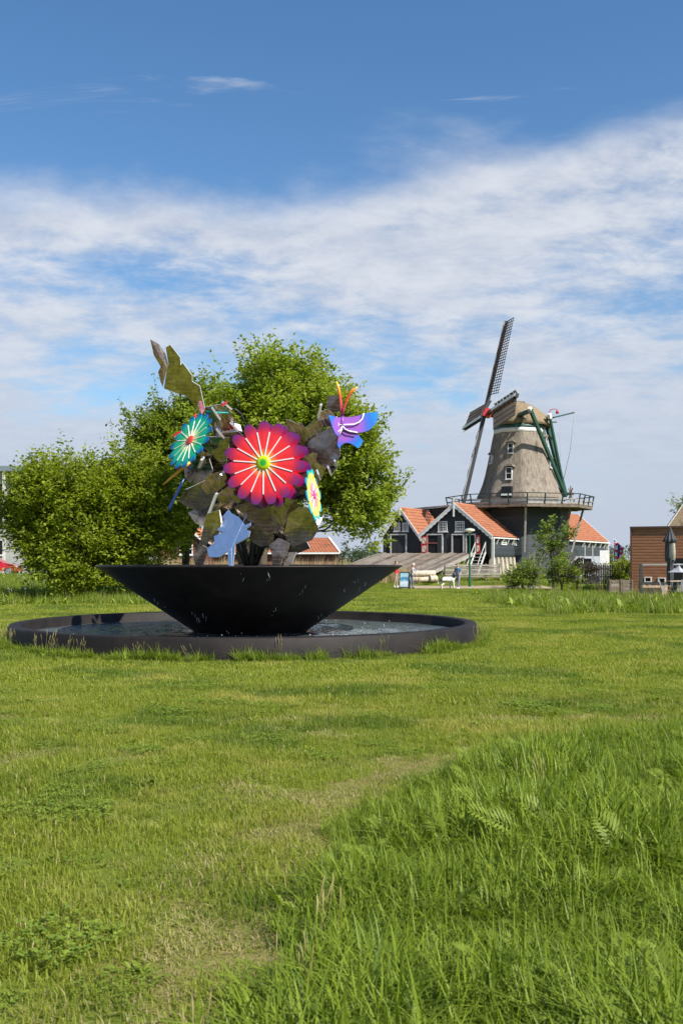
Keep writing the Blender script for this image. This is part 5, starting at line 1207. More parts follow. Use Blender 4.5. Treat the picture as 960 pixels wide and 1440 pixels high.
    # row of brick houses across the street behind the photographer (seen in the mirror leaves)
    for i, (x, wd, hh, lab) in enumerate(((-14, 11, 5.2, 'brick house with orange roof at the left end of the row across the street'), (-1, 11, 6.0, 'taller brick house in the middle of the row across the street'), (12.5, 12, 5.0, 'brick house with wide front at the right end of the row across the street'))):
        h = empty('brick_house', (x, -24, 0), lab, 'house', 'brick houses across the street')
        mb = MB(); g = [Vector((-wd / 2, -9, 0)), Vector((-wd / 2, 0, 0)), Vector((-wd / 2, 0, hh)), Vector((-wd / 2, -4.5, hh + 3.6)), Vector((-wd / 2, -9, hh))]; mb.prism(g, (wd, 0, 0)); mb.build('wall', M_brickwall, h, False)
        o = Vector((x, -24, 0))
        tiles('roof', o + Vector((-wd / 2 - .2, .35, hh - .25)), o + Vector((wd / 2 + .2, .35, hh - .25)), o + Vector((-wd / 2 - .2, -4.5, hh + 3.65)), o + Vector((wd / 2 + .2, -4.5, hh + 3.65)), M_tileold, h, .5, .5)
        for j in range(3):
            window(h, o + Vector((-wd * .34 + j * wd * .34, .01, hh - 1.2)), (-1, 0, 0), (0, 1, 0), 1.1, 1.4, 2, 2)
            if j != 1: window(h, o + Vector((-wd * .34 + j * wd * .34, .01, 1.6)), (-1, 0, 0), (0, 1, 0), 1.4, 1.5, 2, 2)
        mb = MB(); mb.box((0, .03, 1.1), (1.0, .08, 2.2)); mb.build('door', M_green, h, False)
barns()

# ------------------------------------------------------------------ people and dog
def skin_mesh(name, verts, edges, radii, tags, mats, sub=1):
    """a continuous body grown round a posed skeleton; every face takes the material of its nearest bone"""
    me = bpy.data.meshes.new(name); me.from_pydata(verts, edges, []); o = bpy.data.objects.new(name, me); COL.objects.link(o)
    md = o.modifiers.new('skin', 'SKIN'); sv = me.skin_vertices[0].data
    for i, r_ in enumerate(radii): sv[i].radius = (r_, r_) if not isinstance(r_, tuple) else r_
    sv[0].use_root = True
    sb = o.modifiers.new('sub', 'SUBSURF'); sb.levels = sub; sb.render_levels = sub
    dg = bpy.context.evaluated_depsgraph_get(); dg.update(); out = bpy.data.meshes.new_from_object(o.evaluated_get(dg))
    bpy.data.objects.remove(o); out.name = name; out.materials.clear()
    for m in mats: out.materials.append(m)
    V = [Vector(v) for v in verts]
    for p in out.polygons:
        c = p.center; best = None
        for (a, b), tg in zip(edges, tags):
            d = V[b] - V[a]; t = max(0, min(1, (c - V[a]).dot(d) / max(d.length_squared, 1e-9))); q = (c - V[a] - d * t).length
            if best is None or q < best[0]: best = (q, tg)
        p.material_index = best[1]; p.use_smooth = True
    return out

def person(label, loc, rz, height, shirt, trousers, hair, larm, rarm, lleg=0.0, rleg=0.0, lean=0.0, shoes=None, head_turn=0.0, sleeves=True):
    """larm / rarm: (upper-arm pitch, forearm pitch, outward angle); 0 hangs straight down, 90 points forward"""
    V = []; E = []; Rr = []; T = []
    def v(p, r_): V.append(tuple(p)); Rr.append(r_); return len(V) - 1
    def e(a, b, tg): E.append((a, b)); T.append(tg)
    SK, SH, TR, SO_ = 0, 1, 2, 3; ls = math.sin(R(lean)); lc = math.cos(R(lean))
    def up(y, z): dz = z - .95; return (y + dz * ls, .95 + dz * lc)
    def tp(x, y, z): yy, zz = up(y, z); return (x, yy, zz)
    pel = v((0, 0, .95), (.155, .11)); wa = v(tp(0, 0, 1.12), (.140, .10)); ch = v(tp(0, .01, 1.32), (.165, .115)); nb = v(tp(0, 0, 1.47), (.07, .065)); nk = v(tp(0, .01, 1.53), .052)
    h0 = v(tp(0, .03, 1.60), (.066, .075)); h1 = v(tp(0, .02, 1.69), (.075, .09)); h2 = v(tp(0, .0, 1.76), (.055, .065))
    e(pel, wa, SH); e(wa, ch, SH); e(ch, nb, SH); e(nb, nk, SK); e(nk, h0, SK); e(h0, h1, SK); e(h1, h2, SK)
    ns = v(tp(0, .125, 1.645), .013); e(h0, ns, SK)
    for sg, (pa, fa, out), leg in ((-1, larm, lleg), (1, rarm, rleg)):
        sh = v(tp(sg * .175, 0, 1.43), .062); e(ch, sh, SH)
        d1 = Vector((sg * math.sin(R(out)), math.sin(R(pa)) * math.cos(R(out)), -math.cos(R(pa)) * math.cos(R(out)))); s0 = Vector(V[sh]); el = s0 + d1 * .29
        i_el = v(el, .043); e(sh, i_el, SH)
        d2 = Vector((sg * math.sin(R(out)) * .3, math.sin(R(fa)), -math.cos(R(fa)))).normalized(); wr = el + d2 * .25; i_wr = v(wr, .027); e(i_el, i_wr, SH if sleeves else SK)
        pm = v(wr + d2 * .07, (.034, .020)); e(i_wr, pm, SK); side = Vector((0, 1, 0)) if abs(d2.y) < .7 else Vector((1, 0, 0)); fw = d2.cross(side).normalized()
        for k_, ln in enumerate((.060, .072, .068, .052)):
            a = wr + d2 * .10 + side * (k_ - 1.5) * .020; i1 = v(a, .0095); e(pm, i1, SK); i2 = v(a + d2 * ln * .6 - fw * .012 * sg, .009); e(i1, i2, SK); i3 = v(a + d2 * ln - fw * .03 * sg, .007); e(i2, i3, SK)
        t1 = v(wr + d2 * .045 + side * .045, .011); e(pm, t1, SK); t2 = v(wr + d2 * .085 + side * .062, .009); e(t1, t2, SK)
        hp = v((sg * .095, 0, .90), .092); e(pel, hp, TR); la = R(leg); kn = Vector((sg * .10, math.sin(la) * .43, .90 - math.cos(la) * .43)); i_k = v(kn, .060); e(hp, i_k, TR)
        an = Vector((sg * .105, kn.y - (.02 if leg >= 0 else .10), .085)); i_a = v(an, .045); e(i_k, i_a, TR)
        hl = v((an.x, an.y - .04, .04), .036); e(i_a, hl, SO_); to = v((an.x + sg * .015, an.y + .15, .032), (.042, .028)); e(i_a, to, SO_)
    sc = height / 1.82; V2 = [tuple(Vector(p) * sc) for p in V]; R2 = [tuple(q * sc for q in r_) if isinstance(r_, tuple) else r_ * sc for r_ in Rr]
    M_skin = MATS.get('skin') or pmat('skin', (.52, .30, .22), rough=.6)
    root = empty('person', loc, label, 'person', rz=rz)
    me = skin_mesh('body', V2, E, R2, T, [M_skin, shirt, trousers, shoes or M_darkmetal]); link('body', me, root, False)
    if hair is not None:
        mb = MB(); rings = []
        for i in range(6):
            ph = i / 5 * R(108)
            rings.append([Vector((.088 * math.sin(ph) * math.cos(a), -.012 + .106 * math.sin(ph) * math.sin(a) * (.72 if math.sin(a) > .3 and i > 3 else 1), 1.70 + .098 * math.cos(ph))) for a in np.linspace(0, 2 * math.pi, 16, endpoint=False)])
        vs = [Vector(tp(p.x, p.y, p.z)) * sc for r_ in rings for p in r_]
        mb.add(vs, [(i * 16 + k_, i * 16 + (k_ + 1) % 16, (i + 1) * 16 + (k_ + 1) % 16, (i + 1) * 16 + k_) for i in range(5) for k_ in range(16)], 0, True); mb.build('hair', hair, root, False)
    return root

def ground_pt(px, Y): x = (px - 480) / F * Y; return Vector((x, Y, float(terrain(np.float64(x), np.float64(Y)))))

def people():
    jeans = pmat('blue_jeans', (.10, .13, .20), (.16, .19, .27), 8, .9); greyj = pmat('grey_trousers', (.20, .20, .24), (.28, .28, .32), 8, .9)
    redsh = pmat('red_shirt', (.58, .022, .028), rough=.8); bluesh = pmat('blue_shirt', (.10, .18, .32), rough=.8); beige = pmat('beige_trousers', (.36, .29, .21), rough=.9)
    m, t = newmat('checked_shirt'); g = t.n('ShaderNodeTexCoord'); ck = t.n('ShaderNodeTexChecker'); t.put(ck.inputs['Vector'], g.outputs['Object']); t.put(ck.inputs['Color1'], (.46, .45, .50)); t.put(ck.inputs['Color2'], (.30, .26, .33)); ck.inputs['Scale'].default_value = 11
    b = t.n('ShaderNodeBsdfPrincipled'); t.put(b.inputs['Base Color'], ck.outputs[0]); b.inputs['Roughness'].default_value = .9; finish(t, b)
    brown = pmat('brown_hair', (.07, .04, .025), rough=.7); greyh = pmat('white_hair', (.62, .58, .54), rough=.8); whiteshoe = pmat('white_shoes', (.7, .7, .68), rough=.6)
    person('person in a red shirt and beige trousers standing past the rim of the bowl', ground_pt(556.5, 70), R(-110), 1.84, redsh, beige, brown, (12, 30, 8), (5, 15, 8), 4, -4, shoes=whiteshoe)
    person('white-haired person in a checked shirt bending over the folding sign', ground_pt(578.5, 67.2), R(-105), 1.70, m, jeans, greyh, (35, 150, 14), (10, 55, 10), 8, -4, lean=10)
    p = person('person in a blue T-shirt and grey trousers walking the white dog', ground_pt(643.5, 66.3), R(150), 1.72, bluesh, greyj, brown, (8, 70, 14), (-6, 60, 14), 10, -12, sleeves=False, shoes=whiteshoe)
    # shoulder bag carried by the walker
    q = ground_pt(638.5, 66.1); bg_ = empty('shoulder_bag', q + Vector((0, 0, .92)), 'dark shoulder bag hanging at the hip of the dog walker', 'bag')
    mb = MB(); mb.lathe([(.02, -.14), (.11, -.12), (.13, 0), (.10, .10), (.02, .12)], (0, 0, 0), 12); mb.build('pouch', M_darkmetal, bg_, False)
    mb = MB(); mb.tube([(-.05, 0, .1), (.05, .02, .35), (.22, .05, .52)], .014, 5); mb.build('strap', M_darkmetal, bg_, False)
    # dog
    V = []; E = []; Rr = []; T = []
    def v(x, y, z, r_): V.append((x, y, z)); Rr.append(r_); return len(V) - 1
    def e(a, b, tg=0): E.append((a, b)); T.append(tg)
    c0 = v(0, 0, .50, (.085, .10)); c1 = v(0, .22, .49, (.105, .135)); c2 = v(0, .38, .52, (.085, .11)); hp = v(0, -.24, .51, (.085, .10)); rp = v(0, -.34, .50, .065)
    e(c0, c1); e(c1, c2); e(c0, hp); e(hp, rp, 1)
    n1 = v(0, .47, .64, .065); n2 = v(0, .53, .74, .06); hd = v(0, .58, .79, .068); mz = v(0, .70, .76, .036); nz = v(0, .75, .755, .024); e(c2, n1); e(n1, n2); e(n2, hd); e(hd, mz); e(mz, nz, 1)
    for s_ in (-1, 1): a = v(s_ * .065, .56, .83, .022); b = v(s_ * .10, .56, .76, .018); e(hd, a, 1); e(a, b, 1)
    t1 = v(0, -.42, .50, .024); t2 = v(0, -.50, .38, .020); t3 = v(0, -.55, .26, .010); e(rp, t1, 1); e(t1, t2, 1); e(t2, t3, 0)
    for s_ in (-1, 1):
        sw = .05 * s_
        a = v(s_ * .085, .33, .42, .058); b = v(s_ * .09, .31 + sw, .27, .035); c_ = v(s_ * .09, .33 + sw, .08, .024); d = v(s_ * .09, .36 + sw, .025, .026); e(c2, a); e(a, b); e(b, c_); e(c_, d)
        a = v(s_ * .085, -.25, .42, .070); b = v(s_ * .09, -.17 - sw, .30, .045); c_ = v(s_ * .09, -.33 - sw, .19, .026); d = v(s_ * .09, -.30 - sw, .05, .022); f_ = v(s_ * .09, -.26 - sw, .022, .026); e(hp, a); e(a, b); e(b, c_); e(c_, d); e(d, f_)
    dg_ = empty('dog', ground_pt(627.5, 66.0), 'white dog with dark hindquarters standing beside the walker', 'dog', rz=R(-60)); dg_.scale = (1.28, 1.28, 1.28)
    Rr = [tuple(q_ * 1.25 for q_ in r_) if isinstance(r_, tuple) else r_ * 1.45 for r_ in Rr]
    link('body', skin_mesh('body', V, E, Rr, T, [pmat('white_fur', (.70, .67, .62), (.60, .57, .52), 9, .9), pmat('dark_fur', (.06, .055, .05), rough=.9)], 2), dg_, False)
    mb = MB(); A = dg_.location + Matrix.Rotation(R(-60), 3, 'Z') @ Vector((0, .5, .68)); B = ground_pt(641.5, 66.0) + Vector((0, 0, 1.0)); mb.tube([A, A.lerp(B, .5) + Vector((0, 0, -.12)), B], .012, 5)
    tag(mb.build('dog_lead', M_darkmetal), 'thin dark lead running from the dog to its walker', 'lead')
people()

# ------------------------------------------------------------------ street furniture and small things by the mill
def furniture():
    Z = Vector((0, 0, 1))
    # green lamp post
    p = ground_pt(660, 71); L = empty('street_lamp', p, 'slim green lamp post with a flat saucer-shaped lamp before the sheds', 'street lamp'); top = GP(660, 748, 71).z - p.z
    mb = MB(); mb.lathe([(.10, 0), (.10, .5), (.075, .6), (.055, top * .6), (.045, top - .05)], (0, 0, 0), 12); mb.build('post', M_lampgreen, L, False)
    mb = MB(); mb.lathe([(.04, top - .08), (.12, top - .02), (.33, top + .06), (.36, top + .12), (.02, top + .13)], (0, 0, 0), 24); mb.build('lamp_shade', pmat('pale_lamp_glass', (.62, .66, .58), rough=.3), L, False)
    mb = MB(); mb.lathe([(.36, top + .122), (.30, top + .20), (.10, top + .25), (.01, top + .26)], (0, 0, 0), 24); mb.build('lamp_cap', pmat('pale_green_cap', (.42, .47, .38), rough=.5), L, False)
    # folding sign
    c = ground_pt(568.6, 65.6); s_ = empty('folding_sign', c, 'black-framed folding pavement sign with a blue and white poster', 'sign', rz=R(-12))
    for sg in (-1, 1):
        q = Matrix.Rotation(R(14) * sg, 3, 'X'); off = Vector((0, .17 * sg, .55)); mb = MB()
        for x in (-.29, .29): mb.box(off + q @ Vector((x, 0, 0)), (.05, .04, 1.14), q)
        for z in (-.42, .55): mb.box(off + q @ Vector((0, 0, z)), (.53, .038, .06), q)
        fr = mb.build('sign_frame', M_darkmetal, s_, False)
        mb = MB(); mb.box(off + q @ Vector((0, 0, .06)), (.53, .015, .90), q)
        m, t = MATS.get('poster'), None
        if m is None:
            m, t = newmat('poster'); tcn = t.n('ShaderNodeTexCoord'); sp = t.n('ShaderNodeSeparateXYZ'); t.put(sp.inputs[0], tcn.outputs['Object'])
            f_ = t.noise(tcn.outputs['Object'], 4, 3, .5); zz = t.math('ADD', sp.outputs[2], t.math('MULTIPLY', t.math('SUBTRACT', f_, .5), .35))
            cc = t.ramp(t.rng(zz, .1, 1.05, interp='LINEAR'), [(0, (.30, .42, .50)), (.38, (.55, .62, .64)), (.52, (.10, .30, .46)), (.66, (.03, .16, .30)), (.8, (.32, .50, .55)), (1, (.25, .45, .58))])
            b = t.n('ShaderNodeBsdfPrincipled'); t.put(b.inputs['Base Color'], cc); b.inputs['Roughness'].default_value = .3; finish(t, b)
        mb.build('poster', m, s_, False)
    # logs
    for i, (px, py, ln, r_, lab) in enumerate(((595, 806.5, 1.75, .22, 'thick barked log lying on top of the small log pile'), (590, 815, 1.9, .20, 'pale barked log at the bottom of the log pile'), (609, 814, .55, .24, 'short thick log chunk at the end of the log pile'))):
        Y = 74.2 if i == 0 else 74.0 + .1 * i; q = GP(px, py, Y); o = empty('log', q, lab, 'log', 'logs in the pile by the slipway'); rr = random.Random(i); d = Vector((.95, .3, 0)).normalized(); n = 8
        mb = MB(); mb.tube([d * ln * (k_ / n - .5) + Vector((0, 0, rr.uniform(-.015, .015))) for k_ in range(n + 1)], [r_ * rr.uniform(.93, 1.06) for _ in range(n + 1)], 14, 0, False); mb.build('bark', M_log, o, False)
        for e_ in (-.5, .5):
            mb = MB(); cc = d * ln * e_ * 1.001; u_ = Vector((0, 0, 1)); v_ = d.cross(u_); mb.add([cc + (u_ * math.cos(k_ * math.pi / 8) + v_ * math.sin(k_ * math.pi / 8)) * r_ * .96 for k_ in range(16)], [tuple(range(16))]); mb.build('cut_end', M_logend, o, False)
    # slatted low fence beside the slipway
    f_ = empty('slat_fence', ground_pt(660, 76), 'low weathered fence of horizontal slats beside the slipway', 'fence'); x0, x1 = (625 - 480) / F * 76, (703 - 480) / F * 76
    for i in range(6): mb = MB(); z = .66 + i * .16; mb.bar((x0, 75.9, z), (x1, 76.4, z + .02 * (i % 2)), .04, .12); mb.build('slat', M_greywood if i % 2 else M_plank, f_)
    for i in range(5): x = x0 + (x1 - x0) * i / 4; mb = MB(); y = 75.98 + .5 * i / 4; mb.bar((x, y, .2), (x, y, 1.62), .11, .11, (0, 1, 0)); mb.build('post', M_wood, f_)
    # dark picket fence
    pf = empty('picket_fence', ground_pt(845, 65), 'low dark picket fence behind the tall weeds', 'fence')
    for i in range(15):
        px = 819 + i * 3.2; q = ground_pt(px, 65 + .06 * i); q.z = GP(px, 817, 65).z - .2; mb = MB(); tp_ = GP(px, 793.5, 65).z + random.uniform(-.05, .05); h_ = tp_ - q.z
        mb.prism([q + Vector((-.055, 0, 0)), q + Vector((.055, 0, 0)), q + Vector((.055, 0, h_ - .06)), q + Vector((0, 0, h_)), q + Vector((-.055, 0, h_ - .06))], (0, .03, 0)); mb.build('picket', M_darkmetal, pf)
    for z in (.8, 1.3): a, b = ground_pt(817, 65.06), ground_pt(866, 65.96); a.z = b.z = z; mb = MB(); mb.bar(a, b, .04, .08); mb.build('rail', M_darkmetal, pf)
    # notice board
    q = ground_pt(849.3, 69); nbd = empty('notice_board', q, 'plain white notice board on two legs above the picket fence', 'notice board'); z0, z1 = GP(849, 791.5, 69).z - q.z, GP(849, 774, 69).z - q.z
    mb = MB(); mb.box((0, 0, (z0 + z1) / 2), (.64, .05, z1 - z0)); mb.build('panel', M_white, nbd, False)
    for x in (-.27, .27): mb = MB(); mb.box((x, .05, z0 / 2 + .1), (.07, .05, z0 + .6)); mb.build('leg', M_whitewood, nbd, False)
    # white van behind the fence
    q = ground_pt(826, 74); vn = empty('parked_van', q, 'pale grey van parked behind the picket fence', 'van'); w0, w1 = (808 - 826) / F * 74, (843 - 826) / F * 74
    pr = [(w0 - 1.9, .35), (w0 - 1.9, .95), (w0 - 1.0, 1.15), (w0 - .1, 2.0 - .08), (w0 + .2, 1.98), (w1, 1.98), (w1, .35)]; vz = .0
    mb = MB(); mb.prism([Vector((x, -.85, z)) for x, z in pr], (0, 1.7, 0)); mb.build('body', pmat('pale_grey_car_paint', (.50, .53, .57), rough=.3, coat=.5), vn, False)
    for poly in ([(w0 - .75, 1.2), (w0 - .05, 1.82), (w0 + .35, 1.82), (w0 + .35, 1.2)], [(w0 + .42, 1.2), (w0 + .42, 1.82), (w0 + .95, 1.82), (w0 + .95, 1.2)]):
        mb = MB(); mb.prism([Vector((x, -.862, z)) for x, z in poly], (0, .01, 0)); mb.build('window', M_glass, vn, False)
    for x in (w0 - 1.1, w1 - .6):
        mb = MB(); mb.tube([(x, -.87, .36), (x, -.62, .36)], .34, 18); mb.build('wheel', M_darkmetal, vn, False)
    # flag leaning out over the fence
    fl = empty('flag', GP(899, 793, 58.5), 'blue and white striped flag with red leaf emblems leaning from a pole', 'flag'); a, b = GP(899.5, 793, 58.5), GP(861, 757, 58.3)
    mb = MB(); mb.tube([a, b], [.028, .02], 8); mb.build('pole', M_white, fl)
    bl = pmat('flag_blue', (.03, .07, .33), rough=.8); wh = pmat('flag_white', (.74, .74, .76), rough=.8); rd = pmat('flag_red', (.58, .02, .05), rough=.8)
    c0, c1 = GP(862.5, 758.5, 58.3), GP(876.5, 772, 58.35); nu, nv = 24, 10; low = lambda t: GP(863.5 + (873 - 863.5) * t, 790 - 9 * t ** 1.4, 58.25)
    def fp(u_, v_): p_ = c0.lerp(c1, u_).lerp(low(u_), v_); p_.y += .07 * math.sin(u_ * 13 + v_ * 1.5) * (.35 + v_); return p_
    mb = MB(); vs = [fp(i / nu, j / nv) for j in range(nv + 1) for i in range(nu + 1)]
    for j in range(nv):
        for i in range(nu):
            u_ = (i + .5) / nu; k_ = 0 if u_ < .08 else 1 if u_ < .36 else 0 if u_ < .66 else 1 if u_ < .92 else 0
            b0 = j * (nu + 1) + i; mb.add([vs[b0], vs[b0 + 1], vs[b0 + nu + 2], vs[b0 + nu + 1]], [(0, 1, 2, 3)], k_, True)
    cloth = mb.build('cloth', [bl, wh], fl)
    for u_, v_ in ((.20, .14), (.21, .48), (.23, .82), (.78, .20), (.79, .62)):
        mb = MB(); pts = []
        for k_ in range(14):
            a_ = 2 * math.pi * k_ / 14; hx = .075 * math.sin(a_) ** 3 * 1.0 / .6; hz = .012 * (13 * math.cos(a_) - 5 * math.cos(2 * a_) - 2 * math.cos(3 * a_) - math.cos(4 * a_)) * .55; pts.append(fp(u_, v_) + Vector((hx, -.07, hz)))
        mb.prism(pts, (0, .012, 0)); mb.build('red_emblem', rd, cloth)
    # red car on the raised road at the left
    q = ground_pt(-10, 85); car = empty('parked_car', q, 'red hatchback parked behind the round bush at the grey building', 'car'); xr = (29 - 480) / F * 85 - q.x; pr = [(-4.1, .35), (-4.1, .9), (-3.9, 1.1), (-3.3, 1.46), (-2.0, 1.48), (-1.15, 1.02), (-.35, .88), (0, .66), (0, .35)]
    paint = pmat('red_car_paint', (.40, .012, .02), rough=.25, coat=.8)
    mb = MB()
    for i in range(len(pr) - 1): pass
    lo = [Vector((x + xr, -.84, z)) for x, z in pr]; hi = [Vector((x + xr, -.84 + (.16 if z > 1.0 else 0), z)) for x, z in pr]; n = len(pr)
    vs = hi + [Vector((p_.x, 1.68 - .84 - (p_.y + .84), p_.z)) for p_ in hi]
    mb.add(vs, [tuple(range(n)), tuple(range(n, 2 * n))[::-1]] + [(i, (i + 1) % n, (i + 1) % n + n, i + n) for i in range(n)]); mb.build('body', paint, car, False)
    for poly in ([(-3.55, 1.05), (-3.25, 1.40), (-2.65, 1.42), (-2.65, 1.05)], [(-2.55, 1.05), (-2.55, 1.42), (-2.05, 1.42), (-1.4, 1.05)]):
        mb = MB(); mb.prism([Vector((x + xr, -.70 if z > 1.2 else -.80, z)) for x, z in poly], (0, .02, 0)); mb.build('window', M_glass, car, False)
    for x in (-3.3, -.72):
        for y in (-.80, .80):
            s_ = -1 if y < 0 else 1; mb = MB(); mb.lathe([(.0, -.10), (.30, -.10), (.325, -.06), (.325, .06), (.30, .10), (.0, .10)], (0, 0, 0), 24); wv = mb.build('wheel', M_darkmetal, car, False); wv.location = (x + xr, y, .325); wv.rotation_euler = (R(90), 0, 0)
            mb = MB(); mb.lathe([(.0, .115), (.06, .115), (.07, .105), (.205, .105), (.22, .118), (.235, .10)], (0, 0, 0), 24)
            for k_ in range(10): a_ = k_ * math.pi / 5; mb.bar((.05 * math.cos(a_), .05 * math.sin(a_), .11), (.21 * math.cos(a_), .21 * math.sin(a_), .115), .035, .02)
            rm = mb.build('rim', M_galv, wv, False); rm.rotation_euler = (0 if y < 0 else math.pi, 0, 0)
    mb = MB(); mb.box((xr - .16, -.66, .70), (.30, .30, .13)); mb.build('headlight', M_white, car, False)
    mb = MB(); mb.box((xr - 1.55, -.93, 1.06), (.16, .14, .11)); mb.build('mirror', paint, car, False)
furniture()

# ------------------------------------------------------------------ terrace at the right
def terrace():
    Z = Vector((0, 0, 1))
    Yt = 52.0; G = lambda px, py, Y=Yt: GP(px, py, Y)
    # railing
    r = empty('terrace_railing', G(900, 836), 'grey metal terrace railing with dark corner post', 'railing')
    mb = MB(); mb.bar(Vector((G(900.5, 800).x, Yt, 0)), G(900.5, 793), .13, .13, (0, 1, 0)); mb.build('post', pmat('green_black_post', (.03, .045, .04), rough=.5), r)
    mb = MB(); mb.bar(G(899.5, 794), G(990, 793.5, Yt + .2), .06, .08); mb.build('rail', M_galv, r)
    mb = MB(); mb.bar(Vector((G(985, 800).x, Yt + .2, 0)), G(985, 793, Yt + .2), .10, .10, (0, 1, 0)); mb.build('post', M_galv, r)
    mb = MB(); mb.bar(G(901, 820.5), G(938, 820.5), .14, .14); mb.build('lower_rail', M_darkmetal, r)
    # wooden screen of upright boards
    s_ = empty('board_screen', G(918, 836), 'screen of reddish upright planks below the terrace railing', 'screen'); pk = pmat('pinkish_planks', (.42, .27, .18), (.52, .36, .25), 5, .8, stretch=(1, 1, .2)); pg = pmat('greyish_planks', (.36, .28, .21), (.45, .36, .28), 5, .8, stretch=(1, 1, .2))
    rr = random.Random(2); px = 902.0; i = 0
    while px < 935:
        wd = rr.uniform(3.5, 5.2); a, b = G(px + .15, 840, Yt + .25), G(px + wd - .15, 840, Yt + .25); a.z = b.z = 0; h_ = G(px, 823.2).z + rr.uniform(-.02, .02); mb = MB(); mb.prism([a, b, b + Z * h_, a + Z * h_], (0, .04, 0)); mb.build('plank', pk if i % 3 else pg, s_); px += wd; i += 1
    # folded parasol
    p = empty('folded_parasol', G(941.5, 836, 50.5), 'tall folded dark grey parasol with pale patches on the terrace', 'parasol'); Yp = 50.5; c = Vector((G(941.5, 800, Yp).x, Yp, 0)); zt = G(941, 742, Yp).z
    fab = pmat('charcoal_canvas', (.05, .055, .06), (.085, .09, .10), 4, .85); pale = pmat('pale_canvas', (.50, .47, .38), (.40, .37, .30), 5, .85)
    mb = MB(); mb.tube([c, c + Z * (zt + .05)], .035, 8); mb.build('pole', M_darkmetal, p)
    def folds(prof, nf=9, amp=.28, ph=0.0, mat=fab, nm='canopy', sec=None):
        mb = MB(); n = nf * 4; vs = []
        for r_, z in prof:
            for k_ in range(n): a = 2 * math.pi * k_ / n + ph; q = r_ * (1 + amp * math.cos(nf * a)); vs.append(c + Vector((q * math.cos(a), q * math.sin(a), z)))
        rg = range(n) if sec is None else range(*sec)
        mb.add(vs, [(i * n + k_, i * n + (k_ + 1) % n, (i + 1) * n + (k_ + 1) % n, (i + 1) * n + k_) for i in range(len(prof) - 1) for k_ in rg], 0, True); return mb.build(nm, mat, p)
    zz = lambda py: G(941, py, Yp).z
    folds([(.03, zt), (.10, zz(748)), (.22, zz(757)), (.30, zz(761.5)), (.20, zz(762.5))])
    folds([(.17, zz(760)), (.20, zz(775)), (.19, zz(788)), (.11, zz(792)), (.13, zz(800)), (.12, zz(818)), (.05, zz(830))], 7, .35, .4)
    folds([(.205, zz(764)), (.235, zz(776)), (.225, zz(786)), (.12, zz(790.5))], 7, .35, .4, pale, 'pale_panel', (20, 24)); folds([(.205, zz(764)), (.225, zz(776)), (.21, zz(784)), (.12, zz(788))], 7, .35, .4, pale, 'pale_panel', (16, 18))
    # lantern-like bird table with grey roof
    b = empty('bird_table', G(953, 836, 49.5), 'grey-roofed bird table with a pale shelf beside the folded parasol', 'bird table'); Yb = 49.5; c2 = G(952, 800, Yb)
    mb = MB(); e = [G(939, 804, Yb), G(966, 804, Yb)]; rg = pmat('zinc_grey', (.33, .34, .37), rough=.5); cx = (e[0] + e[1]) / 2; hw = (e[1].x - e[0].x) / 2
    mb.lathe([(hw * 1.05, c2.z - .16), (hw * .62, c2.z - .07), (hw * .25, c2.z + .08), (.10, c2.z + .12), (.10, c2.z + .19), (.16, c2.z + .20), (.01, c2.z + .26)], (cx.x, Yb, 0), 4, 0, False); mb.build('roof', rg, b)
    mb = MB(); zs = G(952, 817, Yb).z; mb.box((cx.x, Yb, zs), (hw * 1.9, .5, .05)); mb.build('shelf', pmat('pale_wood', (.50, .40, .28), rough=.8), b)
    for x in (-.6, .6): mb = MB(); mb.box((cx.x + x * hw, Yb, (zs + c2.z - .15) / 2), (.06, .06, c2.z - .15 - zs)); mb.build('upright', M_greywood, b)
    mb = MB(); mb.box((cx.x, Yb, zs / 2), (.10, .10, zs)); mb.build('leg', M_greywood, b)
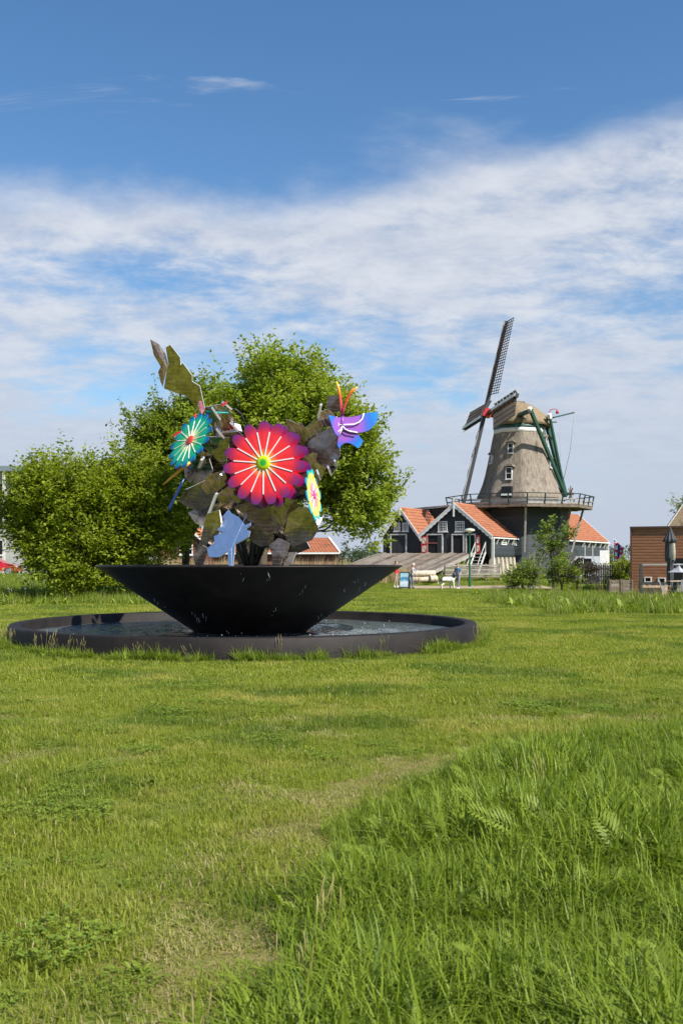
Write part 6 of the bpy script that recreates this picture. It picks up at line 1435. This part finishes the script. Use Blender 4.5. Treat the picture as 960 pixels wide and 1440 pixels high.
    # garden chairs
    def chair(px, Y, rz, lab):
        x = (px - 480) / F * Y; ch = empty('garden_chair', (x, Y, 0), lab, 'chair', 'chairs on the terrace', R(rz)); gm = MATS.get('grey_chair') or pmat('grey_chair', (.26, .27, .31), (.34, .35, .39), 6, .6)
        mb = MB()
        for i in range(5): mb.box((0, -.18 + i * .09, .43 + .004 * (i % 2)), (.48, .07, .025))
        mb.build('seat', gm, ch, False); q = Matrix.Rotation(R(-16), 3, 'X'); mb = MB()
        for i in range(5): mb.box(Vector((-.18 + i * .09, .26, .70)) + q @ Vector((0, 0, 0)), (.06, .025, .52), Matrix.Rotation(R(-16), 3, 'X'))
        mb.build('backrest', gm, ch, False)
        for sx in (-1, 1):
            for sy in (-1, 1): mb = MB(); mb.bar((sx * .22, sy * .20, .42), (sx * .25, sy * .26, 0), .035, .035, (1, 0, 0)); mb.build('leg', M_darkmetal, ch, False)
            mb = MB(); mb.bar((sx * .26, -.24, .64), (sx * .26, .26, .66), .05, .025); mb.build('armrest', gm, ch, False); mb = MB(); mb.bar((sx * .26, -.22, .64), (sx * .25, -.22, .43), .03, .03, (1, 0, 0)); mb.build('arm_post', M_darkmetal, ch, False)
    chair(936, 48.5, 70, 'grey slatted garden chair in front of the plank screen'); chair(956, 48.0, 200, 'grey slatted garden chair under the bird table')
    # planter boxes left of the building
    for i, (a, b_, lab) in enumerate(((857, 872.5, 'weathered timber planter box next to the picket fence'), (874.5, 888, 'weathered timber planter box next to the cladded building'))):
        Y = 55.5; A, B = G(a, 815.5, Y), G(b_, 815.5, Y); pl = empty('planter_box', ((A.x + B.x) / 2, Y + .3, 0), lab, 'planter', 'planter boxes by the cladded building')
        for k_ in range(4): z = .05 + (A.z - .05) * (k_ + .5) / 4; mb = MB(); mb.bar((A.x, Y, z), (B.x, Y, z), .04, (A.z - .05) / 4 - .015); mb.build('board', M_wood if (k_ + i) % 2 else M_plank, pl)
        for x in (A.x, B.x): mb = MB(); mb.bar((x, Y - .03, 0), (x, Y - .03, A.z + .02), .09, .07, (0, 1, 0)); mb.build('post', M_wood, pl); mb = MB(); mb.box((x, Y + .3, A.z / 2), (.04, .6, A.z)); mb.build('side', M_wood, pl)
        mb = MB(); mb.box(((A.x + B.x) / 2, Y + .3, A.z * .85), (B.x - A.x - .06, .5, .04)); mb.build('soil', pmat('soil', (.05, .04, .03), rough=1), pl) if i == 0 else mb.build('soil', MATS['soil'], pl)
terrace()
